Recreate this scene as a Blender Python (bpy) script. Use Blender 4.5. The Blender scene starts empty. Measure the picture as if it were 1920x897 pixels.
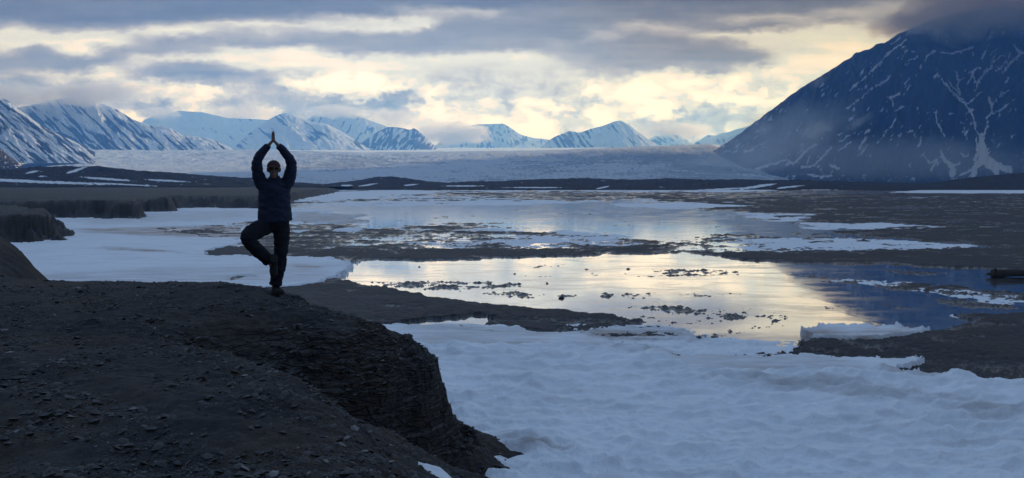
import bpy, bmesh, math, random
import numpy as np
from mathutils import Vector, Matrix

SC = bpy.context.scene
COL = SC.collection
rng = np.random.default_rng(7)
random.seed(7)
R = math.radians

# ------------------------------------------------------------------ camera
F = 28.0 / 36.0 * 1920.0                  # focal length in photo pixels
PITCH = math.atan((448.5 - 347.0) / F)    # the horizon line
cam_d = bpy.data.cameras.new('camera')
cam_d.lens = 28.0
cam_d.sensor_width = 36.0
cam_d.sensor_fit = 'HORIZONTAL'
cam_d.clip_start = 0.1
cam_d.clip_end = 60000.0
cam = bpy.data.objects.new('camera', cam_d)
cam.location = (0, 0, 0)
cam.rotation_euler = (math.pi / 2 - PITCH, 0, 0)
COL.objects.link(cam)
SC.camera = cam

SC.view_settings.view_transform = 'Standard'
SC.view_settings.look = 'None'
SC.view_settings.exposure = 0.0
SC.view_settings.gamma = 1.0
SC.view_settings.use_curve_mapping = False
SC.render.engine = 'CYCLES'
SC.cycles.use_denoising = True
SC.cycles.max_bounces = 8
SC.cycles.diffuse_bounces = 3
SC.cycles.glossy_bounces = 3
SC.cycles.volume_bounces = 4
SC.cycles.transparent_max_bounces = 8
SC.cycles.sample_clamp_indirect = 6.0

SUN_AZ, SUN_EL = 30.0, 21.0               # degrees right of the view axis, above the horizon
SUN_STRENGTH = 2.5
ZENITH = (0.37, 0.57, 0.94)                # open sky overhead, out of frame
BEHIND = (0.10, 0.12, 0.17)               # thick cloud behind the camera
SKY_GAIN = 1.0
FRONT_GAIN = 1.36
NISHITA_STRENGTH = 0.06
HAZE_DENSITY = 1.5e-4
HAZE_COLOR = (0.15, 0.42, 1.0)


# ------------------------------------------------------------------ noise helpers
class Noise:
    def __init__(self, seed):
        r = np.random.default_rng(seed)
        p = r.permutation(512)
        self.p = np.concatenate([p, p, p[:2]])
        a = r.random(512) * 2 * np.pi
        self.gx, self.gy = np.cos(a), np.sin(a)

    def __call__(self, x, y):
        x = np.asarray(x, float); y = np.asarray(y, float)
        xi = np.floor(x).astype(np.int64); yi = np.floor(y).astype(np.int64)
        fx = x - xi; fy = y - yi
        xi &= 511; yi &= 511
        u = fx * fx * fx * (fx * (fx * 6 - 15) + 10)
        v = fy * fy * fy * (fy * (fy * 6 - 15) + 10)
        p = self.p
        x1 = (xi + 1) & 511; y1 = (yi + 1) & 511

        def g(ix, iy, dx, dy):
            h = p[p[ix] + iy & 511]
            return self.gx[h] * dx + self.gy[h] * dy
        a = g(xi, yi, fx, fy); b = g(x1, yi, fx - 1, fy)
        c = g(xi, y1, fx, fy - 1); d = g(x1, y1, fx - 1, fy - 1)
        return ((a + u * (b - a)) + v * ((c + u * (d - c)) - (a + u * (b - a)))) * 1.5


def fbm(x, y, octaves=5, seed=0, gain=0.5, lac=2.03):
    s = 0.0; a = 1.0; t = 0.0
    for o in range(octaves):
        n = Noise(seed * 31 + o)
        s = s + a * n(x * lac ** o + 17.3 * o, y * lac ** o - 9.1 * o)
        t += a; a *= gain
    return s / t * 1.4


def ridged(x, y, octaves=4, seed=0, gain=0.5):
    s = 0.0; a = 1.0; t = 0.0
    for o in range(octaves):
        n = Noise(seed * 37 + o + 5)
        s = s + a * (1 - 2 * np.abs(n(x * 2.03 ** o + 3.7 * o, y * 2.03 ** o + 8.9 * o)))
        t += a; a *= gain
    return s / t


def sstep(a, b, x):
    t = np.clip((x - a) / (b - a), 0, 1)
    return t * t * (3 - 2 * t)


# ------------------------------------------------------------------ photo pixel <-> world rays
CP, SP = math.cos(PITCH), math.sin(PITCH)


def ray(px, py):
    cx = (np.asarray(px, float) - 960.0) / F
    cy = (448.5 - np.asarray(py, float)) / F
    dy = CP + cy * SP
    return cx / dy, (-SP + cy * CP) / dy          # x/y and z/y


def pix(x, y, z):
    fw = y * CP - z * SP
    up = y * SP + z * CP
    return 960.0 + F * x / fw, 448.5 - F * up / fw


def gpt(px, py, z=-3.6):
    u, v = ray(px, py)
    d = z / v
    return u * d, d


# ------------------------------------------------------------------ mesh and material helpers
def link(o):
    COL.objects.link(o)
    return o


def tag(o, label=None, cat=None, group=None, kind=None):
    if label: o['label'] = label
    if cat: o['category'] = cat
    if group: o['group'] = group
    if kind: o['kind'] = kind
    return o


def mesh_obj(name, verts, faces, mat, parent=None, smooth=True, attrs=None):
    verts = np.asarray(verts, np.float32)
    me = bpy.data.meshes.new(name)
    faces = np.asarray(faces, np.int32)
    k = faces.shape[1]
    me.vertices.add(len(verts)); me.vertices.foreach_set('co', verts.ravel())
    me.loops.add(faces.size); me.loops.foreach_set('vertex_index', faces.ravel())
    me.polygons.add(len(faces))
    me.polygons.foreach_set('loop_start', np.arange(0, faces.size, k, dtype=np.int32))
    me.polygons.foreach_set('loop_total', np.full(len(faces), k, np.int32))
    me.polygons.foreach_set('use_smooth', np.full(len(faces), smooth, bool))
    me.update(calc_edges=True)
    me.validate()
    for n, a in (attrs or {}).items():
        at = me.attributes.new(n, 'FLOAT', 'POINT')
        at.data.foreach_set('value', np.asarray(a, np.float32).ravel())
    if mat: me.materials.append(mat)
    o = link(bpy.data.objects.new(name, me))
    if parent: o.parent = parent
    return o


def grid_obj(name, X, Y, Z, mat, keep=None, attrs=None, flip=False):
    nr, nc = X.shape
    idx = np.arange(nr * nc).reshape(nr, nc)
    q = np.stack([idx[:-1, :-1], idx[:-1, 1:], idx[1:, 1:], idx[1:, :-1]], -1)
    if flip: q = q[..., ::-1]
    if keep is not None:
        k = keep[:-1, :-1] | keep[1:, :-1] | keep[:-1, 1:] | keep[1:, 1:]
        q = q[k]
    q = q.reshape(-1, 4)
    V = np.stack([X, Y, Z], -1).reshape(-1, 3)
    attrs = {n: a.ravel() for n, a in (attrs or {}).items()}
    if keep is not None:
        used = np.zeros(len(V), bool); used[q.ravel()] = True
        remap = np.cumsum(used) - 1
        q = remap[q]; V = V[used]
        attrs = {n: a[used] for n, a in attrs.items()}
    return mesh_obj(name, V, q, mat, attrs=attrs)


class NT:
    """small node-graph builder"""
    def __init__(self, tree):
        self.t = tree; self.n = tree.nodes; self.l = tree.links

    def node(self, typ, **kw):
        n = self.n.new(typ)
        for k, v in kw.items(): setattr(n, k, v)
        return n

    def put(self, sock, v):
        if isinstance(v, bpy.types.NodeSocket): self.l.new(v, sock)
        else: sock.default_value = v

    def math(self, op, a, b=0.0, c=None, clamp=False):
        n = self.node('ShaderNodeMath', operation=op, use_clamp=clamp)
        self.put(n.inputs[0], a); self.put(n.inputs[1], b)
        if c is not None: self.put(n.inputs[2], c)
        return n.outputs[0]

    def vmath(self, op, a, b):
        n = self.node('ShaderNodeVectorMath', operation=op)
        self.put(n.inputs[0], a); self.put(n.inputs[1], b)
        return n.outputs[0]

    def mix(self, fac, a, b, mode='MIX'):
        n = self.node('ShaderNodeMix', data_type='RGBA', blend_type=mode)
        self.put(n.inputs[0], fac); self.put(n.inputs[6], a); self.put(n.inputs[7], b)
        return n.outputs[2]

    def noise(self, vec, scale, detail=5, rough=0.55, dist=0.0):
        n = self.node('ShaderNodeTexNoise')
        if vec is not None: self.l.new(vec, n.inputs['Vector'])
        n.inputs['Scale'].default_value = scale; n.inputs['Detail'].default_value = detail
        n.inputs['Roughness'].default_value = rough; n.inputs['Distortion'].default_value = dist
        return n.outputs['Fac']

    def maprange(self, v, a, b, c=0.0, d=1.0, smooth=False):
        n = self.node('ShaderNodeMapRange', interpolation_type='SMOOTHSTEP' if smooth else 'LINEAR')
        self.put(n.inputs[0], v)
        n.inputs[1].default_value = a; n.inputs[2].default_value = b
        n.inputs[3].default_value = c; n.inputs[4].default_value = d
        return n.outputs[0]

    def attr(self, name):
        return self.node('ShaderNodeAttribute', attribute_name=name).outputs['Fac']

    def scale(self, vec, s):
        n = self.node('ShaderNodeMapping'); self.l.new(vec, n.inputs['Vector'])
        n.inputs['Scale'].default_value = s
        return n.outputs[0]

    def bump(self, h, strength, dist):
        n = self.node('ShaderNodeBump'); self.l.new(h, n.inputs['Height'])
        n.inputs['Strength'].default_value = strength; n.inputs['Distance'].default_value = dist
        return n.outputs[0]


def rgba(c): return (c[0], c[1], c[2], 1.0)


def new_mat(name):
    m = bpy.data.materials.new(name); m.use_nodes = True
    t = NT(m.node_tree)
    b = t.n['Principled BSDF']
    return m, t, b


def simple_mat(name, c1, c2, scale, rough=0.8, bump=0.3, bscale=None, bdist=0.01, spec=0.5):
    m, t, b = new_mat(name)
    co = t.node('ShaderNodeTexCoord').outputs['Object']
    n = t.noise(co, scale, 6)
    t.put(b.inputs['Base Color'], t.mix(t.maprange(n, 0.35, 0.65), rgba(c1), rgba(c2)))
    b.inputs['Roughness'].default_value = rough
    b.inputs['Specular IOR Level'].default_value = spec
    if bump:
        t.put(b.inputs['Normal'], t.bump(t.noise(co, bscale or scale * 4, 6), bump, bdist))
    return m


# ------------------------------------------------------------------ sky
def srgb(c):
    c = np.asarray(c, float) / 255.0
    return np.where(c <= 0.04045, c / 12.92, ((c + 0.055) / 1.055) ** 2.4)


def seg_dist(PX, PY, pts, ysc=1.0):
    """distance to a polyline and the fraction along it"""
    best = np.full(np.shape(PX), 1e9); frac = np.zeros(np.shape(PX))
    n = len(pts) - 1
    for i in range(n):
        (x0, y0), (x1, y1) = pts[i][:2], pts[i + 1][:2]
        dx, dy = x1 - x0, (y1 - y0) * ysc
        L = dx * dx + dy * dy + 1e-9
        tt = np.clip(((PX - x0) * dx + (PY - y0) * ysc * dy) / L, 0, 1)
        d = np.hypot(PX - x0 - tt * dx, (PY - y0) * ysc - tt * dy)
        m = d < best
        best = np.where(m, d, best); frac = np.where(m, (i + tt) / n, frac)
    return best, frac


def sky_value_field(PX, PY):
    V = np.full(PX.shape, 0.80)

    def ell(cx, cy, rx, ry, val, ang=0.0, soft=0.5, a=1.0):
        nonlocal V
        c, s = math.cos(R(ang)), math.sin(R(ang))
        X = (PX - cx) * c + (PY - cy) * s; Y = -(PX - cx) * s + (PY - cy) * c
        q = np.sqrt((X / rx) ** 2 + (Y / ry) ** 2)
        m = (1 - sstep(1 - soft, 1 + soft, q)) * a
        V = V * (1 - m) + val * m

    def stroke(pts, w, val, soft=0.42, a=1.0):
        nonlocal V
        best = np.full(PX.shape, 1e9)
        for i in range(len(pts) - 1):
            x0, y0, w0 = pts[i]; x1, y1, w1 = pts[i + 1]
            tt = np.clip((PX - x0) / (x1 - x0), 0, 1)
            inside = (PX >= x0 - 40) & (PX <= x1 + 40)
            d = np.abs(PY - (y0 + (y1 - y0) * tt)) / (w0 + (w1 - w0) * tt)
            d = d + np.maximum(0, np.maximum(x0 - PX, PX - x1)) / 60.0
            best = np.minimum(best, np.where(inside, d, 1e9))
        m = (1 - sstep(1 - soft, 1 + soft, best * w)) * a
        V = V * (1 - m) + val * m
    # the long dark decks
    stroke([(-300, 118, 18), (60, 120, 18), (160, 122, 16), (235, 100, 13), (300, 92, 13), (430, 82, 14), (560, 80, 12),
            (660, 85, 22), (800, 84, 24), (1000, 80, 26), (1150, 92, 34), (1300, 98, 28), (1440, 100, 10)], 1, 0.49)
    stroke([(-300, 0, 58), (0, 0, 57), (120, 5, 57), (270, 5, 58), (400, 0, 50), (560, 0, 44), (660, -5, 44), (900, -15, 42), (1200, -10, 50),
            (1500, -14, 38), (1700, -20, 30), (1950, -30, 25), (2300, -30, 30)], 1, 0.34, soft=0.35)
    stroke([(860, 48, 22), (1000, 44, 26), (1200, 40, 30), (1450, 40, 26), (1640, 30, 16)], 1, 0.43, a=0.9)
    stroke([(560, 58, 9), (680, 50, 10), (800, 36, 10), (900, 30, 5)], 1, 0.66, a=0.8)
    stroke([(1060, 80, 5), (1200, 57, 5), (1400, 44, 6), (1620, 25, 8), (1800, 8, 8), (2000, -5, 8)], 1, 0.66, a=0.75)
    stroke([(1300, 76, 6), (1400, 72, 8), (1500, 66, 10), (1700, 45, 18)], 1, 0.74, a=0.8)
    ell(1150, 118, 130, 24, 0.50, -3); ell(1345, 108, 110, 18, 0.48, -4)
    ell(1370, 160, 75, 13, 0.70, -6); ell(1480, 95, 60, 12, 0.68)
    ell(80, 103, 45, 14, 0.47, 10)
    ell(375, 137, 118, 20, 0.47, 4); ell(520, 150, 90, 12, 0.62, -4); ell(260, 128, 25, 9, 0.6)
    ell(30, 172, 62, 32, 0.46); ell(-150, 190, 120, 40, 0.5)
    ell(120, 178, 80, 22, 0.62); ell(215, 172, 60, 22, 0.60, 20)
    ell(292, 208, 26, 14, 0.50); ell(440, 205, 44, 24, 0.56); ell(455, 172, 60, 8, 0.7)
    ell(300, 95, 60, 8, 0.52)
    ell(960, 205, 430, 80, 0.93, 0, 0.7, 0.30)
    # the clear gap
    ell(905, 150, 170, 38, 0.72, 0, 0.35); ell(880, 192, 95, 22, 0.72)
    # cumulus along the horizon
    ell(600, 170, 85, 26, 0.95, 0, 0.12); ell(690, 175, 75, 26, 0.95, 0, 0.12); ell(780, 190, 38, 36, 0.93, 0, 0.12)
    ell(552, 190, 60, 28, 0.60, 12, .3); ell(640, 198, 60, 22, 0.60); ell(758, 194, 34, 27, 0.58, -15, .3); ell(725, 206, 40, 20, 0.56)
    ell(850, 222, 70, 26, 0.92); ell(960, 215, 90, 40, 0.90); ell(1120, 190, 150, 26, 0.91, -3); ell(1250, 172, 160, 20, 0.90, -4)
    ell(950, 196, 24, 26, 0.74); ell(1010, 180, 45, 9, 0.74); ell(1100, 200, 60, 8, 0.76); ell(1180, 215, 120, 16, 0.90)
    ell(1060, 212, 40, 8, 0.75); ell(1270, 238, 92, 24, 0.60, 0); ell(1300, 211, 20, 6, 0.60); ell(1380, 222, 36, 14, 0.68)
    ell(1380, 195, 80, 14, 0.88); ell(1450, 150, 60, 14, 0.80)
    ell(820, 250, 60, 12, 0.84); ell(1000, 245, 60, 14, 0.92)
    ell(1800, 40, 160, 40, 0.38, -4); ell(2050, 60, 200, 60, 0.42)
    V = np.where(PY > 300, 0.82, V)
    return V


CURVE_V = [0.30, 0.40, 0.50, 0.60, 0.70, 0.76, 0.80, 0.88, 0.95]
CURVE_C = srgb([(84, 88, 97), (104, 109, 117), (130, 134, 139), (160, 162, 164), (198, 204, 202), (208, 215, 211),
                (230, 226, 214), (250, 246, 230), (255, 253, 243)])


def build_world():
    w = bpy.data.worlds.new('World')
    SC.world = w
    w.use_nodes = True
    t = NT(w.node_tree)
    t.n.clear()
    out = t.node('ShaderNodeOutputWorld')
    bg = t.node('ShaderNodeBackground')
    t.l.new(bg.outputs[0], out.inputs[0])
    d = t.node('ShaderNodeTexCoord').outputs['Generated']
    sep = t.node('ShaderNodeSeparateXYZ'); t.l.new(d, sep.inputs[0])
    X, Y, Z = sep.outputs
    Yc = t.math('MAXIMUM', Y, 0.08)
    u = t.math('DIVIDE', X, Yc)
    v = t.math('DIVIDE', Z, Yc)
    cmb = t.node('ShaderNodeCombineXYZ'); t.put(cmb.inputs[0], u); t.put(cmb.inputs[1], v)
    uv = cmb.outputs[0]
    wn = t.node('ShaderNodeTexNoise'); t.l.new(t.scale(uv, (9.0, 26.0, 1.0)), wn.inputs['Vector'])
    wn.inputs['Scale'].default_value = 1.0; wn.inputs['Detail'].default_value = 7; wn.inputs['Roughness'].default_value = 0.58
    ws = t.node('ShaderNodeSeparateColor'); t.l.new(wn.outputs['Color'], ws.inputs[0])
    wp = t.node('ShaderNodeTexNoise'); t.l.new(t.scale(uv, (42.0, 60.0, 1.0)), wp.inputs['Vector'])
    wp.inputs['Scale'].default_value = 1.0; wp.inputs['Detail'].default_value = 8; wp.inputs['Roughness'].default_value = 0.64
    wps = t.node('ShaderNodeSeparateColor'); t.l.new(wp.outputs['Color'], wps.inputs[0])
    low = t.maprange(v, 0.15, 0.09, 0.25, 1.0)          # finer, puffier texture low down
    du = t.math('ADD', t.math('MULTIPLY', t.math('SUBTRACT', ws.outputs[0], 0.5), 0.07),
                t.math('MULTIPLY', t.math('MULTIPLY', t.math('SUBTRACT', wps.outputs[0], 0.5), 0.085), low))
    dv = t.math('ADD', t.math('MULTIPLY', t.math('SUBTRACT', ws.outputs[1], 0.5), 0.030),
                t.math('MULTIPLY', t.math('MULTIPLY', t.math('SUBTRACT', wps.outputs[1], 0.5), 0.060), low))
    u2 = t.math('ADD', u, du); v2 = t.math('ADD', v, dv)
    V0, V1 = -0.02, 0.27
    pos = t.maprange(v2, V0, V1)
    NCOL, NST = 72, 32
    us = np.linspace(-0.80, 0.80, NCOL)
    vs = np.linspace(V0, V1, NST)
    PX, PY = np.meshgrid(960 + us * F, 347 - vs * F)
    VF = sky_value_field(PX, PY)
    cur = None
    for i in range(NCOL):
        r = t.node('ShaderNodeValToRGB'); t.l.new(pos, r.inputs[0])
        el = r.color_ramp.elements
        while len(el) < NST: el.new(0.5)
        for k in range(NST):
            el[k].position = k / (NST - 1)
        for k in range(NST):
            g = float(VF[k, i])
            el[k].color = (g, g, g, 1)
        if cur is None:
            cur = r.outputs[0]
        else:
            cur = t.mix(t.maprange(u2, us[i - 1], us[i]), cur, r.outputs[0])
    val = t.node('ShaderNodeRGBToBW'); t.l.new(cur, val.inputs[0]); val = val.outputs[0]
    # streaky detail high up, puffy detail low down
    n1 = t.noise(t.scale(uv, (7.0, 60.0, 1.0)), 1.0, 6, 0.6)
    n2 = t.noise(t.scale(uv, (34.0, 52.0, 1.0)), 1.0, 8, 0.62, 0.6)
    det = t.math('ADD', t.math('MULTIPLY', t.math('SUBTRACT', n1, 0.5), 0.20),
                 t.math('MULTIPLY', t.math('MULTIPLY', t.math('SUBTRACT', n2, 0.5), 0.40), low))
    # heaped cumulus: rounded cells with bright rims, only in the low band
    vo = t.node('ShaderNodeTexVoronoi', feature='SMOOTH_F1'); vo.inputs['Scale'].default_value = 1.0
    vo.inputs['Detail'].default_value = 3.0; vo.inputs['Roughness'].default_value = 0.55; vo.inputs['Smoothness'].default_value = 0.25
    wv_ = t.node('ShaderNodeCombineXYZ'); t.put(wv_.inputs[0], u2); t.put(wv_.inputs[1], v2)
    t.l.new(t.scale(wv_.outputs[0], (26.0, 40.0, 1.0)), vo.inputs['Vector'])
    puff = t.math('MULTIPLY', t.math('SUBTRACT', 0.66, vo.outputs['Distance']), 0.17)
    puff = t.math('MULTIPLY', puff, t.math('MULTIPLY', t.maprange(v, 0.155, 0.115, 0, 1, True), t.maprange(u, -0.50, -0.25, 0.3, 1.0)))
    det = t.math('ADD', det, puff)
    val = t.math('ADD', val, det)
    hi = t.math('MULTIPLY', t.math('SUBTRACT', val, 0.74), 0.75)
    hi = t.math('MAXIMUM', hi, t.math('MULTIPLY', hi, 0.25))
    val = t.math('ADD', val, t.math('MULTIPLY', hi, t.maprange(v, 0.165, 0.12, 0, 1, True)))
    cr = t.node('ShaderNodeValToRGB'); t.l.new(t.maprange(val, 0.30, 0.95), cr.inputs[0])
    el = cr.color_ramp.elements
    while len(el) < len(CURVE_V): el.new(0.5)
    for k, cv in enumerate(CURVE_V):
        el[k].position = (cv - 0.30) / 0.65
    for k, cc in enumerate(CURVE_C):
        el[k].color = (cc[0], cc[1], cc[2], 1)
    front = t.mix(1.0, cr.outputs[0], (FRONT_GAIN,) * 3 + (1.0,), 'MULTIPLY')
    front = t.mix(1.0, front, t.mix(t.maprange(v, 0.20, 0.06), (1, 1, 1, 1), (1.0, 1.05, 1.14, 1)), 'MULTIPLY')
    # the rest of the sky: broken cloud overhead with the clear sky showing, thick cloud behind
    ns = t.node('ShaderNodeTexSky', sky_type='NISHITA', sun_disc=False)
    ns.sun_elevation = R(SUN_EL); ns.sun_rotation = R(SUN_AZ)
    nis = t.mix(1.0, ns.outputs[0], (NISHITA_STRENGTH,) * 3 + (1.0,), 'MULTIPLY')
    cl = t.maprange(t.noise(d, 2.6, 6, 0.6, 0.4), 0.40, 0.62, 0.35, 1.0)
    back = t.maprange(t.math('SUBTRACT', t.math('MULTIPLY', Y, -1.0), t.math('MULTIPLY', Z, 0.9)), -0.55, 0.25, 0.0, 1.0, True)
    over = t.mix(back, rgba(ZENITH), rgba(BEHIND))
    over = t.mix(cl, nis, over)
    k1 = t.maprange(v, 0.235, 0.50, 0.0, 1.0, True)
    k2 = t.maprange(Y, 0.50, 0.15, 0.0, 1.0, True)
    fac = t.math('MAXIMUM', k1, k2)
    fin = t.mix(fac, front, over)
    t.l.new(fin, bg.inputs[0])
    bg.inputs[1].default_value = SKY_GAIN
    w.cycles.sampling_method = 'MANUAL'
    w.cycles.sample_map_resolution = 1024


build_world()

sun_d = bpy.data.lights.new('sun', 'SUN')
sun_d.energy = SUN_STRENGTH; sun_d.angle = R(2.0); sun_d.color = (1.0, 0.93, 0.82)
sun = link(bpy.data.objects.new('sun', sun_d))
sd = Vector((math.sin(R(SUN_AZ)) * math.cos(R(SUN_EL)), math.cos(R(SUN_AZ)) * math.cos(R(SUN_EL)), math.sin(R(SUN_EL))))
sun.rotation_euler = sd.to_track_quat('Z', 'Y').to_euler()
sun.location = (0, 0, 50)

# ------------------------------------------------------------------ materials of the setting
def mud_material():
    m, t, b = new_mat('wet_mud')
    co = t.node('ShaderNodeTexCoord').outputs['Object']
    n = t.noise(co, 0.35, 8, 0.6)
    n2 = t.noise(co, 6.0, 6, 0.6)
    c = t.mix(t.maprange(n, 0.38, 0.64), (0.012, 0.013, 0.017, 1), (0.026, 0.026, 0.031, 1))
    c = t.mix(t.maprange(n2, 0.5, 0.8, 0, 0.5), c, (0.055, 0.050, 0.050, 1))
    c = t.mix(t.maprange(t.noise(co, 0.11, 4), 0.56, 0.70, 0, 0.7), c, (0.060, 0.040, 0.028, 1))
    c = t.mix(t.attr('bank'), c, t.mix(t.maprange(n2, .4, .7), (0.018, 0.016, 0.016, 1), (0.036, 0.031, 0.028, 1)))
    t.put(b.inputs['Base Color'], c)
    wet = t.attr('wet')
    dry = t.maprange(t.noise(co, 0.8, 5), 0.35, 0.65, 0.55, 0.9)
    t.put(b.inputs['Roughness'], t.maprange(wet, 0, 1, 0.70, 0.16))
    t.put(b.inputs['Specular IOR Level'], t.maprange(wet, 0, 1, 0.30, 0.70))
    t.put(b.inputs['Normal'], t.bump(t.noise(co, 9.0, 7, 0.65), 0.5, 0.05))
    return m


def snow_material(name='old_snow', clean=(0.80, 0.82, 0.85)):
    m, t, b = new_mat(name)
    co = t.node('ShaderNodeTexCoord').outputs['Object']
    dirt = t.attr('dirt')
    n = t.noise(t.scale(co, (0.45, 1.3, 1.0)), 1.3, 8, 0.66)
    f = t.math('MULTIPLY', dirt, t.maprange(n, 0.30, 0.62), clamp=True)
    stain = t.mix(t.attr('rust'), (0.20, 0.17, 0.15, 1), (0.30, 0.15, 0.07, 1))
    c = t.mix(t.maprange(t.noise(co, 0.5, 6, 0.6), 0.4, 0.7, 0, 0.22), rgba(clean), (0.52, 0.52, 0.54, 1))
    c = t.mix(t.maprange(t.noise(t.scale(co, (0.25, 1.4, 1.0)), 1.6, 7, 0.68), 0.50, 0.72, 0, 0.45), c, (0.40, 0.38, 0.37, 1))
    c = t.mix(t.maprange(t.noise(co, 22.0, 4, 0.75), 0.60, 0.74, 0, 0.5), c, (0.30, 0.28, 0.27, 1))
    t.put(b.inputs['Base Color'], t.mix(f, c, stain))
    b.inputs['Roughness'].default_value = 0.62
    b.inputs['Specular IOR Level'].default_value = 0.25
    h = t.math('ADD', t.noise(co, 4.0, 6, 0.6), t.math('MULTIPLY', t.noise(co, 28.0, 4, 0.6), 0.25))
    t.put(b.inputs['Normal'], t.bump(h, 0.55, 0.06))
    return m


def water_material():
    m, t, b = new_mat('shallow_water')
    co = t.node('ShaderNodeTexCoord').outputs['Object']
    b.inputs['Base Color'].default_value = (0.020, 0.024, 0.030, 1)
    b.inputs['Roughness'].default_value = 0.3
    h = t.noise(t.scale(co, (1.0, 0.5, 1.0)), 0.9, 5, 0.6)
    nrm = t.bump(h, 0.05, 0.06)
    g = t.node('ShaderNodeBsdfGlossy')
    film = t.noise(t.scale(co, (0.35, 0.9, 1.0)), 1.0, 7, 0.66, 0.8)
    t.put(g.inputs['Roughness'], t.maprange(film, 0.45, 0.72, 0.04, 0.17))
    g.inputs['Color'].default_value = (1, 1, 1, 1)
    t.put(g.inputs['Normal'], nrm)
    lw = t.node('ShaderNodeLayerWeight'); lw.inputs['Blend'].default_value = 0.5
    mx = t.node('ShaderNodeMixShader')
    b.inputs['Base Color'].default_value = (0.06, 0.07, 0.085, 1)
    refl = t.math('POWER', lw.outputs['Facing'], 1.2)
    t.put(mx.inputs[0], t.math('MULTIPLY', refl, t.maprange(film, 0.48, 0.75, 1.0, 0.72)))
    t.l.new(b.outputs[0], mx.inputs[1]); t.l.new(g.outputs[0], mx.inputs[2])
    t.l.new(mx.outputs[0], t.n['Material Output'].inputs['Surface'])
    return m


def mountain_material(name, rock1, rock2, snow=(0.78, 0.80, 0.84), scale=0.004):
    m, t, b = new_mat(name)
    co = t.node('ShaderNodeTexCoord').outputs['Object']
    n = t.noise(co, scale, 8, 0.65)
    rock = t.mix(t.maprange(n, 0.36, 0.64), rgba(rock1), rgba(rock2))
    f = t.math('ADD', t.attr('snow'), t.math('MULTIPLY', t.math('SUBTRACT', t.noise(co, scale * 6, 6, 0.7), 0.5), 0.35))
    f = t.maprange(f, 0.42, 0.58, 0, 1, True)
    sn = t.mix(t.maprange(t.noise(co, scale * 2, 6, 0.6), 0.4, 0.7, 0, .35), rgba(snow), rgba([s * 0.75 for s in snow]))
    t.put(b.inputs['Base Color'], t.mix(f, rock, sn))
    b.inputs['Roughness'].default_value = 0.85
    b.inputs['Specular IOR Level'].default_value = 0.15
    t.put(b.inputs['Normal'], t.bump(t.noise(co, scale * 8, 7, 0.65), 0.6, 0.06 / scale))
    return m


M_MUD = mud_material()
M_SNOW = snow_material()
M_WATER = water_material()
M_MORAINE = mountain_material('moraine_rock', (0.018, 0.020, 0.024), (0.035, 0.034, 0.036), scale=0.03)
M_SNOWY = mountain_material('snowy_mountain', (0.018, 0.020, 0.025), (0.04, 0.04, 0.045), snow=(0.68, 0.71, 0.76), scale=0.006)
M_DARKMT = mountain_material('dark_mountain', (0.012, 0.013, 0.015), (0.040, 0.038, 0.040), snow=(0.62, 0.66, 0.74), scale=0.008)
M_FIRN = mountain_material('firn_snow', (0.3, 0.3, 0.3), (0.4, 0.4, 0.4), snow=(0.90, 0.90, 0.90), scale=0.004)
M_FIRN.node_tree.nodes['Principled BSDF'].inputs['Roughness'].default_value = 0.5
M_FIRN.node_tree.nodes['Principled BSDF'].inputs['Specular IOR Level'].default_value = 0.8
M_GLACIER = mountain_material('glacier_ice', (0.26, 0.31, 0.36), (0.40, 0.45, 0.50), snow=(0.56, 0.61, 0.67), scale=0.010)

# ------------------------------------------------------------------ painted layout of the river flat (plan positions)
RX0, RX1, RY0, RY1, RS = -500, 2420, 340, 1000, 2      # raster of the flat, y at double density
RW, RH = RX1 - RX0, (RY1 - RY0) * RS


def poly_mask(pts):
    m = np.zeros((RH, RW), bool)
    P = [((x - RX0), (y - RY0) * RS) for x, y in pts]
    ys = np.arange(RH) + 0.5
    xs = np.arange(RW) + 0.5
    y0 = max(0, int(min(p[1] for p in P)) - 1); y1 = min(RH, int(max(p[1] for p in P)) + 2)
    for r in range(y0, y1):
        yy = ys[r]; cr = []
        for i in range(len(P)):
            (ax, ay), (bx, by) = P[i], P[(i + 1) % len(P)]
            if (ay <= yy) != (by <= yy):
                cr.append(ax + (yy - ay) / (by - ay) * (bx - ax))
        cr.sort()
        for a, b in zip(cr[::2], cr[1::2]):
            m[r, (xs > a) & (xs < b)] = True
    return m


def box1(a, n, axis):
    if n < 1: return a
    k = 2 * n + 1
    pad = [(0, 0), (0, 0)]; pad[axis] = (n + 1, n)
    c = np.cumsum(np.pad(a, pad, mode='edge'), axis=axis)
    return (np.take(c, range(k, c.shape[axis]), axis=axis) - np.take(c, range(0, c.shape[axis] - k), axis=axis)) / k


def blur(a, nx, ny):
    a = a.astype(float)
    for _ in range(2):
        a = box1(a, nx, 1); a = box1(a, ny, 0)
    return a


def samp(img, px, py):
    x = np.clip(px - RX0 - 0.5, 0, RW - 1.001); y = np.clip((py - RY0) * RS - 0.5, 0, RH - 1.001)
    xi = x.astype(int); yi = y.astype(int); fx = x - xi; fy = y - yi
    return (img[yi, xi] * (1 - fx) + img[yi, xi + 1] * fx) * (1 - fy) + (img[yi + 1, xi] * (1 - fx) + img[yi + 1, xi + 1] * fx) * fy


HF = np.full((RH, RW), 0.25)           # > 0 mud, < 0 water


def lay(pts, val, nx=3, ny=1):
    global HF
    m = blur(poly_mask(pts), nx, ny)
    HF = HF * (1 - m) + val * m


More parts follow.
